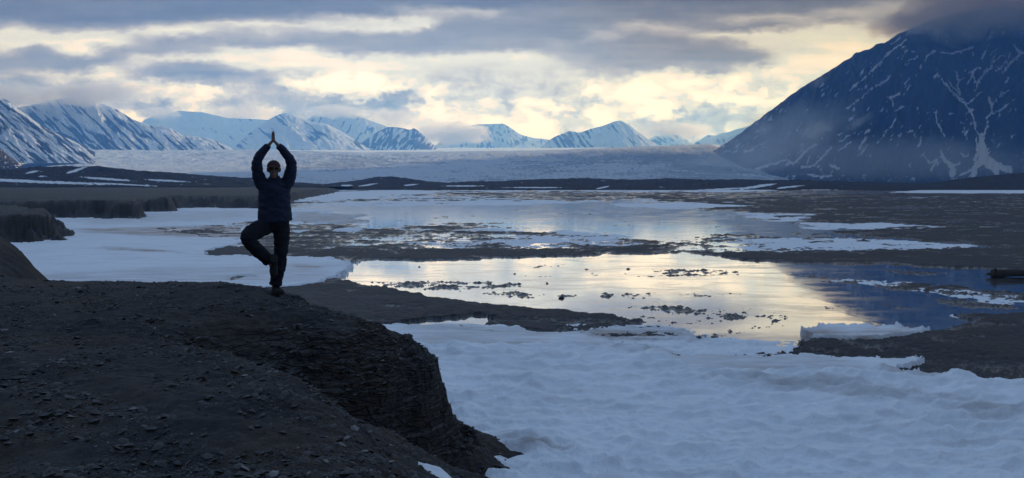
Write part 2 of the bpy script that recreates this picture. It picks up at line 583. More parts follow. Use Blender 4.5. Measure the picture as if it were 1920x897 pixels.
# far sheets and bars
lay([(-500, 340), (2420, 340), (2420, 358), (-500, 358)], 0.7)
lay([(600, 352), (1300, 350), (1420, 356), (1700, 357), (1920, 359), (1680, 364), (1300, 360), (620, 358)], -0.10)
lay([(560, 360), (760, 357), (1000, 362), (1300, 362), (1500, 365), (1300, 372), (1000, 374), (560, 372)], 0.35)
lay([(540, 372), (800, 366), (1000, 376), (1250, 374), (1420, 366), (1480, 372), (1400, 380), (1000, 382), (540, 380)], 0.05)
lay([(545, 384), (700, 378), (1000, 378), (1180, 380), (1300, 394), (1420, 402), (1560, 428), (1690, 446), (1860, 466), (1600, 471),
     (1300, 462), (1120, 440), (1000, 433), (880, 434), (700, 430), (545, 415)], -0.75, 8, 2)
lay([(700, 424), (850, 418), (1000, 430), (900, 434), (720, 432)], -0.1)
lay([(545, 416), (600, 422), (690, 428), (800, 434), (1010, 437), (1110, 440), (1230, 462), (1100, 472), (700, 470), (545, 470)], 0.22, 8, 2)
lay([(690, 446), (900, 441), (1130, 446), (1230, 458), (1040, 466), (900, 464), (760, 462)], -0.16, 10, 2)
lay([(480, 425), (560, 420), (640, 428), (690, 440), (650, 460), (560, 474), (400, 482), (400, 470), (470, 462)], 0.6)
lay([(640, 462), (760, 468), (1000, 470), (1180, 464), (1270, 460), (1150, 474), (1000, 482), (850, 487), (700, 489), (560, 482)], 0.85, 3, 1)
lay([(1300, 440), (1500, 436), (1660, 448), (1600, 470), (1400, 474), (1250, 470)], -0.12, 10, 2)
lay([(1180, 366), (1400, 372), (1500, 366), (1700, 362), (2420, 358), (2420, 470), (1860, 459), (1740, 452), (1620, 442), (1540, 434), (1720, 428),
     (1600, 420), (1500, 414), (1420, 402), (1330, 390), (1260, 380)], 0.95, 3, 1)
lay([(1360, 396), (1440, 399), (1560, 403), (1460, 406), (1380, 402)], -0.35, 6, 1)
lay([(1380, 410), (1480, 408), (1540, 411), (1480, 416)], -0.3, 6, 1)
lay([(1480, 420), (1560, 418), (1660, 419), (1775, 425), (1680, 428), (1560, 431)], -0.45, 6, 1)
lay([(1590, 452), (1740, 459), (1880, 468), (1940, 466), (1960, 471), (1700, 475), (1560, 474)], -0.18, 8, 2)
# the bright pool in front and its blue end
lay([(636, 497), (700, 490), (850, 488), (960, 484), (1150, 479), (1280, 474), (1345, 483), (1420, 491), (1500, 494), (1800, 503), (2420, 512),
     (2420, 592), (1800, 592), (1830, 606), (1740, 626), (1640, 622), (1560, 612), (1500, 626), (1500, 650), (1400, 668), (1280, 668), (1190, 640), (1190, 606), (1110, 590),
     (1000, 580), (860, 566), (760, 548), (660, 532), (628, 515)], -0.85, 4, 1)
lay([(1120, 512), (1200, 510), (1270, 512), (1260, 517), (1140, 516)], -0.08, 8, 1)
lay([(880, 550), (960, 545), (1050, 552), (1300, 547), (1440, 552), (1280, 560), (1000, 560), (890, 556)], -0.2, 8, 2)
lay([(960, 528), (1000, 530), (980, 541), (850, 545), (740, 538), (660, 533), (760, 528)], -0.28, 10, 2)
lay([(1180, 572), (1280, 576), (1420, 578), (1500, 590), (1480, 625), (1440, 655), (1290, 660), (1210, 640), (1200, 606)], -0.06, 14, 4)
lay([(1150, 590), (1290, 600), (1480, 610), (1520, 640), (1400, 668), (1280, 668)], -0.22, 14, 4)
lay([(1080, 505), (1400, 508), (1460, 520), (1100, 518)], -0.35, 20, 2)
lay([(1340, 482), (1400, 474), (1520, 472), (1700, 470), (2420, 464), (2420, 510), (1920, 506), (1800, 502), (1640, 493), (1500, 492), (1410, 490)], 1.0, 3, 1)
lay([(1500, 516), (1640, 526), (1760, 536), (1930, 552), (2420, 560), (2420, 572), (1920, 566), (1780, 553), (1640, 540), (1540, 530)], 0.16, 12, 2)
lay([(1560, 500), (1800, 508), (1850, 516), (1700, 518)], -0.25, 14, 2)
lay([(1480, 565), (1700, 570), (1760, 580), (1560, 582)], -0.3, 14, 2)
lay([(1740, 560), (1900, 566), (1920, 580), (1780, 574)], -0.1, 8, 2)
lay([(1800, 592), (1940, 590), (2420, 600), (2420, 618), (1900, 612), (1830, 605)], 0.6)
lay([(1500, 650), (1540, 640), (1640, 640), (1745, 626), (1920, 613), (2420, 608), (2420, 800), (1850, 742), (1760, 735), (1480, 670)], 1.1, 3, 1)
# dark bars between the bank and the pool
lay([(380, 530), (640, 536), (700, 542), (860, 567), (1000, 582), (1110, 592), (1205, 603), (1180, 612), (1290, 624), (1330, 640), (1080, 632), (930, 612), (760, 606), (400, 640)], 0.95, 4, 1)
lay([(752, 607), (800, 602), (880, 591), (912, 592), (930, 603), (918, 610), (860, 613), (770, 612)], -1.0, 2, 1)
lay([(700, 575), (730, 573), (800, 580), (760, 584)], 0.1)

SNF = np.zeros((RH, RW)); DIRT = np.zeros((RH, RW)); RUST = np.zeros((RH, RW)); THK = np.full((RH, RW), 0.16)


def snow(pts, thick=None, nx=3, ny=1):
    global SNF, THK
    m = blur(poly_mask(pts), nx, ny)
    SNF = np.maximum(SNF, m)
    if thick is not None:
        m2 = blur(poly_mask(pts), nx + 2, ny + 1)
        THK = THK * (1 - m2) + thick * m2


def cut_snow(pts, nx=5, ny=1, a=1.0):
    global SNF
    SNF = SNF * (1 - a * blur(poly_mask(pts), nx, ny))


def slush(pts, val, nx=45, ny=3):
    global SNF, THK
    m = blur(poly_mask(pts), nx, ny)
    SNF = np.maximum(SNF, m * val)
    THK = np.where((m > 0.1) & (SNF < 0.7), np.minimum(THK, 0.05), THK)


def dirty(pts, val, rust=0.0, nx=25, ny=5):
    global DIRT, RUST
    m = blur(poly_mask(pts), nx, ny)
    DIRT = np.maximum(DIRT, m * val); RUST = np.maximum(RUST, m * rust)


# snow at the foot of the bank
snow([(400, 640), (760, 615), (860, 612), (960, 613), (1000, 626), (1085, 633), (1150, 650), (1270, 666), (1350, 669), (1480, 668), (1600, 672), (1738, 674), (1735, 686),
      (1690, 699), (1735, 713), (1742, 726), (1775, 738), (1920, 745), (2420, 770), (2420, 1000), (400, 1000)], 0.07)
snow([(400, 676), (830, 675), (1000, 676), (1165, 675), (1220, 690), (1300, 724), (1500, 728), (1640, 726), (1760, 740), (2420, 775), (2420, 1000), (400, 1000)], 0.24)
snow([(1500, 626), (1560, 614), (1650, 618), (1742, 628), (1690, 633), (1600, 641), (1525, 638)], 0.05)
snow([(1090, 628), (1150, 618), (1290, 622), (1310, 636), (1240, 645), (1150, 642)], 0.03)
cut_snow([(1110, 633), (1200, 629), (1290, 630), (1250, 637), (1150, 639)], a=0.8)
cut_snow([(1240, 650), (1500, 658), (1740, 664), (1745, 682), (1500, 678), (1250, 676)], 12, 4, 0.52)
cut_snow([(740, 606), (1000, 606), (1100, 630), (1000, 634), (760, 626)], 12, 4, 0.45)
cut_snow([(1000, 625), (1045, 622), (1040, 628), (1010, 630)])
dirty([(760, 615), (1000, 620), (1280, 670), (1560, 680), (1740, 730), (1500, 720), (1200, 690), (1000, 676), (780, 672)], 0.45, 0.15)
dirty([(1000, 652), (1200, 668), (1330, 690), (1250, 700), (1050, 678)], 0.55, 0.3)
dirty([(1640, 728), (1740, 728), (1850, 741), (1760, 746), (1660, 738)], 0.8, 0.9, 12, 3)
dirty([(1080, 622), (1300, 620), (1320, 645), (1100, 646)], 0.8, 0.4)
dirty([(1490, 620), (1740, 622), (1640, 645), (1500, 645)], 0.75, 0.55, 14, 4)
dirty([(1380, 735), (1560, 750), (1920, 810), (1920, 850), (1600, 790), (1420, 765)], 0.5, 0.1)
dirty([(930, 860), (1010, 880), (1080, 900), (980, 905)], 0.9, 0.2)
# snow across the river bend on the left
snow([(-500, 470), (0, 462), (100, 454), (130, 442), (96, 410), (268, 411), (260, 396), (330, 398), (318, 388), (400, 388), (470, 391), (560, 392), (640, 396), (560, 405),
      (500, 415), (440, 420), (380, 428), (310, 432), (300, 438), (380, 446), (440, 452), (480, 450), (440, 462), (400, 470), (380, 482), (500, 486), (600, 488), (648, 492),
      (655, 505), (630, 522), (600, 534), (540, 542), (-500, 600)], 0.07)
cut_snow([(290, 431), (400, 424), (480, 421), (480, 440), (400, 446), (340, 440)], 10, 1, 0.75)
cut_snow([(410, 527), (460, 520), (480, 523), (440, 530)], 5, 1, 0.9)
cut_snow([(400, 474), (440, 470), (500, 477), (470, 483), (420, 481)], 8, 1, 0.8)
snow([(545, 400), (620, 404), (700, 402), (640, 410), (700, 416), (600, 420), (545, 412)], 0.08, 8, 1)
snow([(548, 366), (640, 360), (760, 356), (850, 360), (700, 370), (600, 377), (548, 382)], 0.10, 6, 1)
snow([(470, 372), (485, 372), (490, 380), (478, 378)], 0.1)
snow([(1140, 383), (1280, 381), (1420, 387), (1300, 391), (1200, 389)], 0.10, 6, 1)
snow([(545, 436), (580, 433), (576, 438), (545, 439)], 0.1); snow([(610, 433), (690, 430), (660, 437)], 0.1)
snow([(1660, 361), (1760, 356), (1920, 356), (2300, 358), (2300, 364), (1920, 363), (1740, 363)], 0.25, 5, 1)
snow([(1280, 358), (1400, 355), (1480, 352), (1440, 359), (1340, 361)], 0.2, 5, 1)
slush([(540, 370), (760, 364), (1000, 372), (1180, 376), (1000, 386), (700, 388), (540, 384)], 0.42)
slush([(540, 350), (900, 350), (1300, 352), (1500, 354), (1300, 362), (560, 362)], 0.40)
slush([(1150, 374), (1320, 372), (1480, 374), (1440, 390), (1240, 392)], 0.40)
slush([(1340, 396), (1580, 398), (1640, 416), (1400, 414)], 0.36)
slush([(1480, 416), (1780, 418), (1780, 430), (1520, 432)], 0.40)
slush([(1620, 366), (1900, 366), (1910, 388), (1640, 388)], 0.33)
slush([(700, 420), (1150, 436), (1240, 462), (900, 468), (700, 455)], 0.34)
slush([(1290, 446), (1600, 446), (1880, 462), (1700, 474), (1380, 474)], 0.38)
slush([(1480, 516), (1700, 526), (1930, 556), (1920, 585), (1760, 556)], 0.40)
slush([(1180, 630), (1500, 640), (1500, 672), (1200, 672)], 0.42)
slush([(1780, 590), (1930, 590), (1930, 612), (1820, 606)], 0.42)
slush([(340, 424), (500, 420), (500, 450), (340, 452)], 0.44)
slush([(545, 425), (700, 430), (690, 480), (545, 486)], 0.30)
slush([(560, 526), (760, 548), (900, 570), (860, 590), (640, 560)], 0.30)
slush([(980, 610), (1300, 614), (1340, 660), (1100, 652)], 0.46)
dirty([(130, 432), (300, 428), (480, 424), (500, 446), (330, 448), (180, 440)], 0.9, 1.0, 20, 2)
dirty([(170, 466), (280, 470), (340, 478), (260, 476)], 0.9, 0.8, 12, 2)
dirty([(545, 398), (720, 404), (700, 420), (545, 418)], 0.7, 0.8, 16, 2)
dirty([(0, 520), (300, 508), (480, 505), (640, 500), (600, 535), (0, 545)], 0.35, 0.25)
dirty([(540, 500), (600, 503), (600, 511), (540, 512)], 0.8, 0.9, 10, 2)
dirty([(100, 415), (330, 400), (480, 395), (480, 412), (200, 425)], 0.4, 0.3)

BANK = np.zeros((RH, RW))
for pts, nx, ny in (([(-500, 413), (60, 411), (180, 409), (268, 411), (262, 397), (330, 398), (318, 390), (400, 390), (484, 392), (520, 384), (560, 374), (622, 361), (640, 356), (500, 353), (-500, 352)], 10, 4),
                    ([(-500, 463), (-10, 459), (60, 456), (96, 453), (112, 444), (100, 434), (40, 427), (-500, 424)], 34, 6)):
    BANK = np.maximum(BANK, blur(poly_mask(pts), nx, ny))

rows = np.concatenate([[347.45, 347.7, 348.2], np.arange(348.8, 520, 0.8), np.arange(520, 680, 1.1), np.arange(680, 960, 1.6), np.arange(960, 1500, 12)])
cols = np.concatenate([[-9000, -4000, -1600, -800], np.arange(-400, 2300, 1.9), [2700, 3600, 6000, 11000]])
GPX, GPY = np.meshgrid(cols, rows)
GU = (GPX - 960) / F
GD = -3.6 / ray(0 * GPY + 960, GPY)[1]
GX, GY = GU * GD, GD
PXc, PYc = pix(GX, GY, -3.6 + 0 * GX)


def multi(x, y, s0, n, seed, d, gain=0.9):
    """octave sum that fades each octave out where it falls below a pixel"""
    out = 0.0
    for k in range(n):
        L = s0 * 2 ** k
        fade = sstep(0.6, 2.0, L / (d * d / (3.6 * F)) * 0.8 + L / (d / F) * 0.02)
        out = out + Noise(seed + k)(x / L, y / L + 31.7 * k) * gain ** (n - 1 - k) * fade
    return out


nz = multi(GX, GY, 0.18, 9, 50, GD, 0.93) * 0.42
LD = np.log(GD)
stk = fbm(GX / (GD * 0.060), LD * 17, 5, 58, 0.62)
stk2 = fbm(GX / (GD * 0.014), LD * 60, 4, 59, 0.6)
stk3 = fbm(GX / (GD * 0.0065), LD * 120, 3, 57, 0.6) * sstep(395, 470, PYc)
nz = nz * 0.55 + 0.50 * stk + 0.40 * stk2 + 0.34 * stk3 + sstep(490, 440, PYc) * (0.35 * stk + 0.35 * stk2)
wob = fbm(GX / (GD * 0.03), LD * 22, 4, 3)
wob2 = fbm(GX / (GD * 0.012), LD * 60, 3, 4)
edge = sstep(350, 420, PYc)
SX = PXc + 26 * wob + 10 * wob2
SY = PYc + (0.6 + 2.4 * edge) * fbm(GX / (GD * 0.05) + 9, LD * 15, 4, 8)
HF = np.where(HF > 0, HF * 0.66, HF * 0.88)
H = samp(HF, SX, SY)
Hn = H + nz
bank = samp(BANK, PXc + 8 * wob, PYc + 0.5 * wob2)
bank = np.clip(bank + 0.42 * fbm(GX / 2.6, GY / 5.0, 5, 13, 0.6) * sstep(0.02, 0.2, bank) * sstep(1.0, 0.8, bank), 0, 1)
zb = 1.85 * sstep(0.12, 0.9, bank) * (1 + 0.16 * fbm(GX / 7, GY / 16, 5, 12, 0.6))
gz = -3.6 + np.clip(Hn, -0.5, 0.45) * 0.16 + np.maximum(Hn - 0.45, 0) * 0.05
gz = gz + zb
far = sstep(900, 4000, GD)
gz = gz - far * 0.5
ground = grid_obj('ground', GX, GY, gz, M_MUD, attrs={'bank': sstep(0.2, 0.6, bank), 'wet': sstep(0.50, 0.0, Hn) * sstep(0.15, 0.02, bank)}, flip=True)
tag(ground, kind='structure')

# snow lying on the flat
SNX = PXc + 20 * wob + 12 * wob2
sm = samp(SNF, SNX, SY)
thk = samp(THK, PXc + 8 * wob, SY)
dmix = sstep(9, 40, GD)
ragged = multi(GX, GY, 0.3, 7, 90, GD, 0.85) * 0.10 + 0.20 * fbm(GX / (GD * 0.05), LD * 20, 5, 95, 0.6) + 0.10 * fbm(GX / (GD * 0.012), LD * 70, 3, 96)
sraw = sm + ragged * sstep(0.01, 0.2, sm) * sstep(1.0, 0.85, sm)


def cells(x, y, seed):
    """round hollows: distance to the nearest of jittered points"""
    xi = np.floor(x).astype(np.int64); yi = np.floor(y).astype(np.int64)
    best = np.full(x.shape, 9.0)
    r = np.random.default_rng(seed); tabx = r.random((97, 97)); taby = r.random((97, 97))
    for ax in (-1, 0, 1):
        for ay in (-1, 0, 1):
            cx, cy = xi + ax, yi + ay
            jx = tabx[cx % 97, cy % 97]; jy = taby[cx % 97, cy % 97]
            best = np.minimum(best, (cx + jx - x) ** 2 + (cy + jy - y) ** 2)
    return np.minimum(np.sqrt(best), 1.0)


warpx = 0.25 * fbm(GX / 0.9, GY / 0.9, 3, 61)
cup = np.minimum(cells(GX / 0.66 + warpx, GY / 0.34 + 0.2 * wob, 5), 0.62)
cup2 = np.minimum(cells(GX / 1.9 + warpx, GY / 0.9, 6), 0.6)
cup3 = cells(GX / 0.30 + 0.5 * warpx, GY / 0.24, 7)
relief = (cup ** 2) * 0.22 * (0.45 + 0.9 * sstep(-0.3, 0.4, fbm(GX / 2.5, GY / 2.0, 3, 23))) + (cup3 ** 2) * 0.08 + (cup2 ** 2) * 0.05 + fbm(GX / 4.5, GY / 1.8, 4, 21) * 0.06 + 0.045 * ridged(GX / 1.5 + 0.3 * wob, GY / 0.42 + 0.15 * GX, 4, 24) + fbm(GX / 0.16, GY / 0.12, 3, 22) * 0.012
relief = relief * (1 - 0.65 * dmix) * (0.015 + 0.985 * sstep(0.09, 0.24, thk))
sz = -3.6 + 0.02 + thk * np.clip((sraw - 0.42) * 3.0, -1.2, 1.0) + 0.03 * sstep(0.42, 0.5, sraw) + relief * np.clip((sraw - 0.4) * 3, 0, 1)
keep = sraw > 0.22
snow_o = grid_obj('snow', GX, GY, sz, M_SNOW, keep=keep, attrs={'dirt': samp(DIRT, SNX, SY), 'rust': samp(RUST, SNX, SY)}, flip=True)
tag(snow_o, kind='structure')

# water: one flat sheet
wv = [(-420, 2, -3.6), (420, 2, -3.6), (2500, 1300, -3.6), (-2500, 1300, -3.6)]
water = mesh_obj('water', wv, [(0, 1, 2, 3)], M_WATER, smooth=False)
tag(water, kind='structure')

# ------------------------------------------------------------------ mountains, moraine, glacier
def mountain(name, sky, Dc, Db, base_py, mat, step=1.3, n=120, p=1.1, rib_len=30.0, rib_shear=0.0, rib_amp=0.12, jag=1.0, snow=None, seed=1, back=0.5, rib_oct=4, tfreq=1.6):
    sky = np.array(sky, float)
    px = np.arange(sky[0, 0], sky[-1, 0] + step, step)
    py = np.interp(px, sky[:, 0], sky[:, 1])
    k = np.ones(5) / 5
    pys = np.convolve(np.pad(py, 2, mode='edge'), k, 'valid')
    py = pys + jag * (fbm(px / 14.0, px * 0 + seed, 4, seed) * 1.6)
    t = np.concatenate([-np.linspace(1, 0, 8)[:-1] ** 1.0 * back, np.linspace(0, 1, n) ** 1.15])
    T, PX = np.meshgrid(t, px, indexing='ij')
    PYc_ = np.broadcast_to(py, T.shape)
    U = ray(PX, 0 * PX + 347)[0]
    y = Dc + (Db - Dc) * T
    zc = ray(PX, PYc_)[1] * Dc
    zb_ = ray(PX, 0 * PX + base_py)[1] * Db
    tf = np.clip(T, 0, 1)
    z = zb_ + (zc - zb_) * np.where(T >= 0, (1 - tf) ** p, 1 - np.abs(T) ** 1.1 / back * 0.9)
    a = (PX - rib_shear * tf) / rib_len
    rib = ridged(a + 0.25 * fbm(PX / 60, tf * 5, 3, seed + 9), tf * tfreq + 0.3 * fbm(PX / 40, tf * 3, 2, seed + 2), rib_oct, seed)
    amp = rib_amp * np.maximum(zc - zb_, 0) * np.minimum(1, (tf * 5)) * (1 - tf) ** 0.5 * (T >= 0)
    rough = fbm(PX / 9, tf * 14, 5, seed + 4) * 0.18
    z = z + amp * (rib - 0.3 + rough)
    z = np.where(T >= 0, np.minimum(z, zb_ + (zc - zb_) * (1 - tf * 0.35)), z)
    X = U * y
    fx, fy = pix(X, y, z)
    s = snow(fx, fy, tf, rib, PX) if snow else np.zeros_like(z)
    o = grid_obj(name, X, y, z, mat, attrs={'snow': s})
    return tag(o, kind='structure')


def streaks(fx, fy, slope_x, slope_y, wid, ln, seed, octv=4):
    """noise drawn out along a direction of the slope"""
    L = math.hypot(slope_x, slope_y); dx, dy = slope_x / L, slope_y / L
    al = fx * dx + fy * dy; ac = -fx * dy + fy * dx
    return fbm(ac / wid + 0.4 * fbm(fx / 25, fy / 25, 3, seed + 1), al / ln, octv, seed)


def snow_peak(cover, sx, sy, wid=7, ln=40, seed=3, ribk=0.0):
    def f(fx, fy, tf, rib, PX):
        s = streaks(fx, fy, sx, sy, wid, ln, seed) + 0.35 * fbm(fx / 30, fy / 20, 3, seed + 7)
        return 0.5 + cover + s * 0.9 + ribk * (rib - 0.3)
    return f


# far pale ranges first
mountain('mountain', [(240, 262), (275, 224), (300, 216), (340, 208), (385, 211), (430, 222), (470, 223), (520, 226), (560, 250), (600, 280)], 9500, 8600, 290, M_SNOWY,
         rib_amp=0.07, rib_len=60, snow=snow_peak(0.55, 1, 1, 6, 20, 4), jag=0.5, seed=3)
mountain('mountain', [(560, 235), (590, 217), (640, 211), (665, 215), (700, 228), (728, 238), (770, 252), (800, 285)], 9000, 8150, 290, M_SNOWY,
         rib_amp=0.10, rib_len=40, snow=snow_peak(0.30, -0.5, 1, 6, 26, 8), jag=0.6, seed=5)
mountain('mountain', [(805, 283), (830, 262), (870, 238), (900, 233), (944, 232), (958, 240), (975, 252), (1000, 259), (1030, 262), (1060, 280)], 10500, 9700, 288, M_SNOWY,
         rib_amp=0.10, rib_len=26, snow=snow_peak(0.22, 0.3, 1, 5, 12, 11), jag=0.5, seed=7)
mountain('mountain', [(1190, 275), (1225, 256), (1262, 250), (1285, 262), (1300, 272), (1320, 280)], 10200, 9600, 288, M_SNOWY,
         rib_amp=0.12, rib_len=20, snow=snow_peak(0.15, 1, 0.6, 5, 16, 13), jag=0.8, seed=9)
mountain('mountain', [(1290, 275), (1318, 258), (1326, 253), (1340, 254), (1390, 240), (1440, 226), (1500, 215), (1560, 230)], 9000, 8300, 288, M_SNOWY,
         rib_amp=0.10, rib_len=30, snow=snow_peak(0.40, 0.6, 1, 5, 16, 15), jag=0.8, seed=11)
# nearer peaks behind the glacier
mountain('mountain', [(436, 282), (462, 256), (486, 238), (512, 221), (530, 213), (540, 212), (560, 219), (588, 229), (616, 233), (636, 244), (660, 258), (694, 280)], 7200, 6300, 288, M_SNOWY,
         rib_amp=0.20, rib_len=46, rib_shear=40, rib_oct=3, snow=snow_peak(0.34, 1, 0.8, 7, 60, 21, 0.25), jag=0.3, seed=13)
mountain('mountain', [(664, 280), (692, 258), (712, 246), (730, 238), (756, 240), (768, 244), (778, 240), (790, 250), (806, 264), (824, 282)], 7600, 6950, 288, M_SNOWY,
         rib_amp=0.14, rib_len=30, snow=snow_peak(-0.12, -0.6, 1, 6, 20, 23), jag=0.4, seed=15)
mountain('mountain', [(1012, 279), (1030, 262), (1050, 252), (1066, 246), (1086, 249), (1104, 243), (1130, 236), (1150, 228), (1164, 226), (1178, 234), (1196, 248), (1216, 262), (1240, 280)], 8200, 7450, 288, M_SNOWY,
         rib_amp=0.20, rib_len=34, rib_shear=20, snow=lambda fx, fy, tf, rib, PX: 0.5 + streaks(fx, fy, 0.7, 1, 6, 40, 25) * 0.8 + sstep(1080, 1150, fx + (fy - 240) * 0.5) * 0.45 - 0.12 + 0.2 * (rib - .3), jag=0.6, seed=17)
# ribbed mountains on the left
mountain('mountain', [(-140, 250), (-60, 228), (20, 206), (60, 198), (100, 189), (140, 182), (170, 184), (200, 195), (226, 207), (256, 226), (282, 235), (300, 236), (322, 241), (346, 254), (376, 256), (404, 263), (438, 280)],
         5200, 4350, 292, M_SNOWY, rib_amp=0.24, rib_len=34, rib_shear=110, rib_oct=3,
         snow=lambda fx, fy, tf, rib, PX: 0.56 + streaks(fx, fy, 1, 0.95, 6.5, 60, 31) * 0.85 + 0.30 * (rib - 0.3) - 0.22 * sstep(0.35, 0.8, tf) * sstep(230, 140, fx - (fy - 230) * 1.0), jag=0.8, seed=19, step=1.0, n=170)
mountain('mountain', [(-200, 110), (-60, 150), (0, 178), (22, 190), (50, 212), (76, 232), (100, 246), (130, 260), (152, 270), (180, 284)],
         3300, 2800, 306, M_SNOWY, rib_amp=0.16, rib_len=24, rib_shear=90, rib_oct=4,
         snow=lambda fx, fy, tf, rib, PX: 0.55 + streaks(fx, fy, 1, 0.8, 5.5, 55, 33) * 0.95 + 0.15 * (rib - 0.3), jag=0.8, seed=21, step=1.0, n=150)
mountain('hill', [(-300, 200), (-120, 240), (-20, 268), (0, 276), (14, 288), (30, 300), (42, 312)], 1700, 1300, 330, M_MORAINE, rib_amp=0.1, rib_len=24,
         snow=lambda fx, fy, tf, rib, PX: 0.28 + 0.55 * fbm(fx / 7, fy / 3, 4, 41), jag=0.7, seed=23)

# the big dark mountain on the right, snow lying in its gullies
ZS, ZX, ZY = 580.0 / 1858.0, 1340.0, 60.0
GULLIES = [
    ([(1150, 50), (1050, 120), (1000, 180), (945, 235)], 5, 9), ([(945, 235), (870, 300), (810, 350)], 3, 6), ([(1110, 35), (1065, 75)], 4, 5),
    ([(1060, 255), (1030, 290), (975, 325)], 4, 7), ([(975, 325), (920, 360), (850, 420), (795, 460)], 3, 5),
    ([(1050, 400), (1105, 370)], 9, 9), ([(1030, 385), (1068, 412), (1072, 450)], 5, 4), ([(1135, 445), (1090, 475)], 5, 6), ([(1092, 515), (1060, 570), (1015, 615), (978, 668)], 5, 4),
    ([(1140, 195), (1180, 165), (1222, 150)], 3, 5), ([(1265, 170), (1282, 135), (1322, 120)], 5, 6), ([(1350, 125), (1420, 130), (1470, 120), (1552, 90)], 6, 8),
    ([(1600, 160), (1632, 112)], 7, 7), ([(1655, 135), (1697, 100)], 3, 4), ([(1730, 245), (1780, 185), (1840, 130), (1920, 95), (2020, 40)], 7, 12), ([(1798, 84), (1832, 125)], 6, 9),
    ([(1660, 190), (1720, 145), (1782, 130)], 4, 5), ([(1690, 235), (1750, 180), (1772, 150)], 5, 5), ([(1540, 262), (1556, 235), (1592, 220)], 8, 8), ([(1555, 270), (1567, 305)], 5, 6),
    ([(1668, 205), (1620, 250), (1590, 290), (1565, 352)], 10, 5), ([(1340, 255), (1380, 310), (1430, 365), (1480, 415), (1515, 440)], 4, 8), ([(1400, 290), (1450, 350), (1495, 405)], 4, 6),
    ([(1455, 245), (1466, 290), (1456, 320), (1476, 380)], 8, 7), ([(1502, 280), (1462, 300)], 3, 4), ([(1615, 350), (1560, 400), (1520, 432)], 3, 6), ([(1515, 440), (1540, 480), (1556, 520)], 6, 6),
    ([(1525, 478), (1556, 470)], 7, 8), ([(1556, 520), (1566, 580), (1590, 630)], 4, 5), ([(1650, 405), (1660, 440)], 10, 9), ([(1768, 350), (1700, 400), (1660, 440)], 6, 7), ([(1660, 440), (1666, 480), (1635, 520)], 4, 8),
    ([(1766, 430), (1710, 475), (1668, 490)], 6, 6), ([(1803, 405), (1765, 435)], 2, 3), ([(1642, 540), (1630, 590), (1612, 630)], 4, 6), ([(1600, 622), (1604, 700), (1620, 770)], 16, 40),
    ([(1620, 760), (1690, 800), (1775, 830)], 30, 20), ([(1620, 760), (1570, 800), (1555, 862)], 20, 14), ([(1600, 800), (1520, 840), (1470, 862)], 9, 6), ([(1640, 790), (1700, 850)], 30, 14),
    ([(1330, 485), (1336, 540), (1366, 595)], 5, 6), ([(1370, 615), (1380, 625)], 5, 5), ([(1260, 745), (1290, 792), (1332, 768)], 5, 7), ([(1300, 830), (1332, 780)], 7, 7),
    ([(1358, 715), (1380, 770), (1430, 810), (1428, 852)], 6, 24), ([(1430, 810), (1472, 788)], 9, 6), ([(1470, 725), (1500, 747), (1522, 735)], 5, 6), ([(1570, 640), (1580, 720), (1560, 770)], 4, 10),
    ([(615, 675), (540, 720), (490, 782), (430, 795)], 5, 10), ([(445, 765), (470, 800)], 8, 8), ([(700, 695), (650, 750), (600, 800), (520, 815)], 8, 7), ([(575, 745), (555, 785)], 4, 4),
    ([(805, 625), (750, 660)], 6, 6), ([(822, 658), (745, 715)], 4, 7), ([(905, 640), (868, 705)], 4, 6), ([(912, 705), (868, 742)], 4, 4), ([(770, 605), (742, 620)], 4, 4),
    ([(312, 665), (260, 680), (215, 715), (175, 717)], 3, 6), ([(430, 765), (380, 785), (320, 802), (245, 826)], 5, 9), ([(690, 800), (745, 818)], 9, 9), ([(1240, 628), (1225, 682)], 6, 8),
    ([(828, 510), (812, 528)], 6, 6), ([(930, 452), (914, 468)], 4, 4), ([(1215, 455), (1222, 470)], 5, 5), ([(1175, 325), (1156, 350)], 4, 4), ([(1240, 205), (1236, 225)], 4, 4), ([(1410, 492), (1432, 490)], 4, 4),
    ([(1475, 540), (1495, 546)], 4, 4), ([(1500, 575), (1505, 610), (1518, 640)], 2, 4), ([(1240, 560), (1225, 578)], 4, 4), ([(1175, 590), (1192, 598)], 6, 5), ([(1750, 310), (1765, 275)], 5, 7),
    ([(1680, 535), (1720, 490)], 2, 3), ([(555, 855), (640, 872), (705, 862)], 5, 5), ([(1130, 95), (1148, 90)], 5, 5), ([(1180, 118), (1205, 118)], 4, 4), ([(1540, 130), (1556, 145)], 5, 5),
    ([(60, 720), (90, 716)], 5, 5), ([(110, 722), (132, 718)], 4, 4),
]


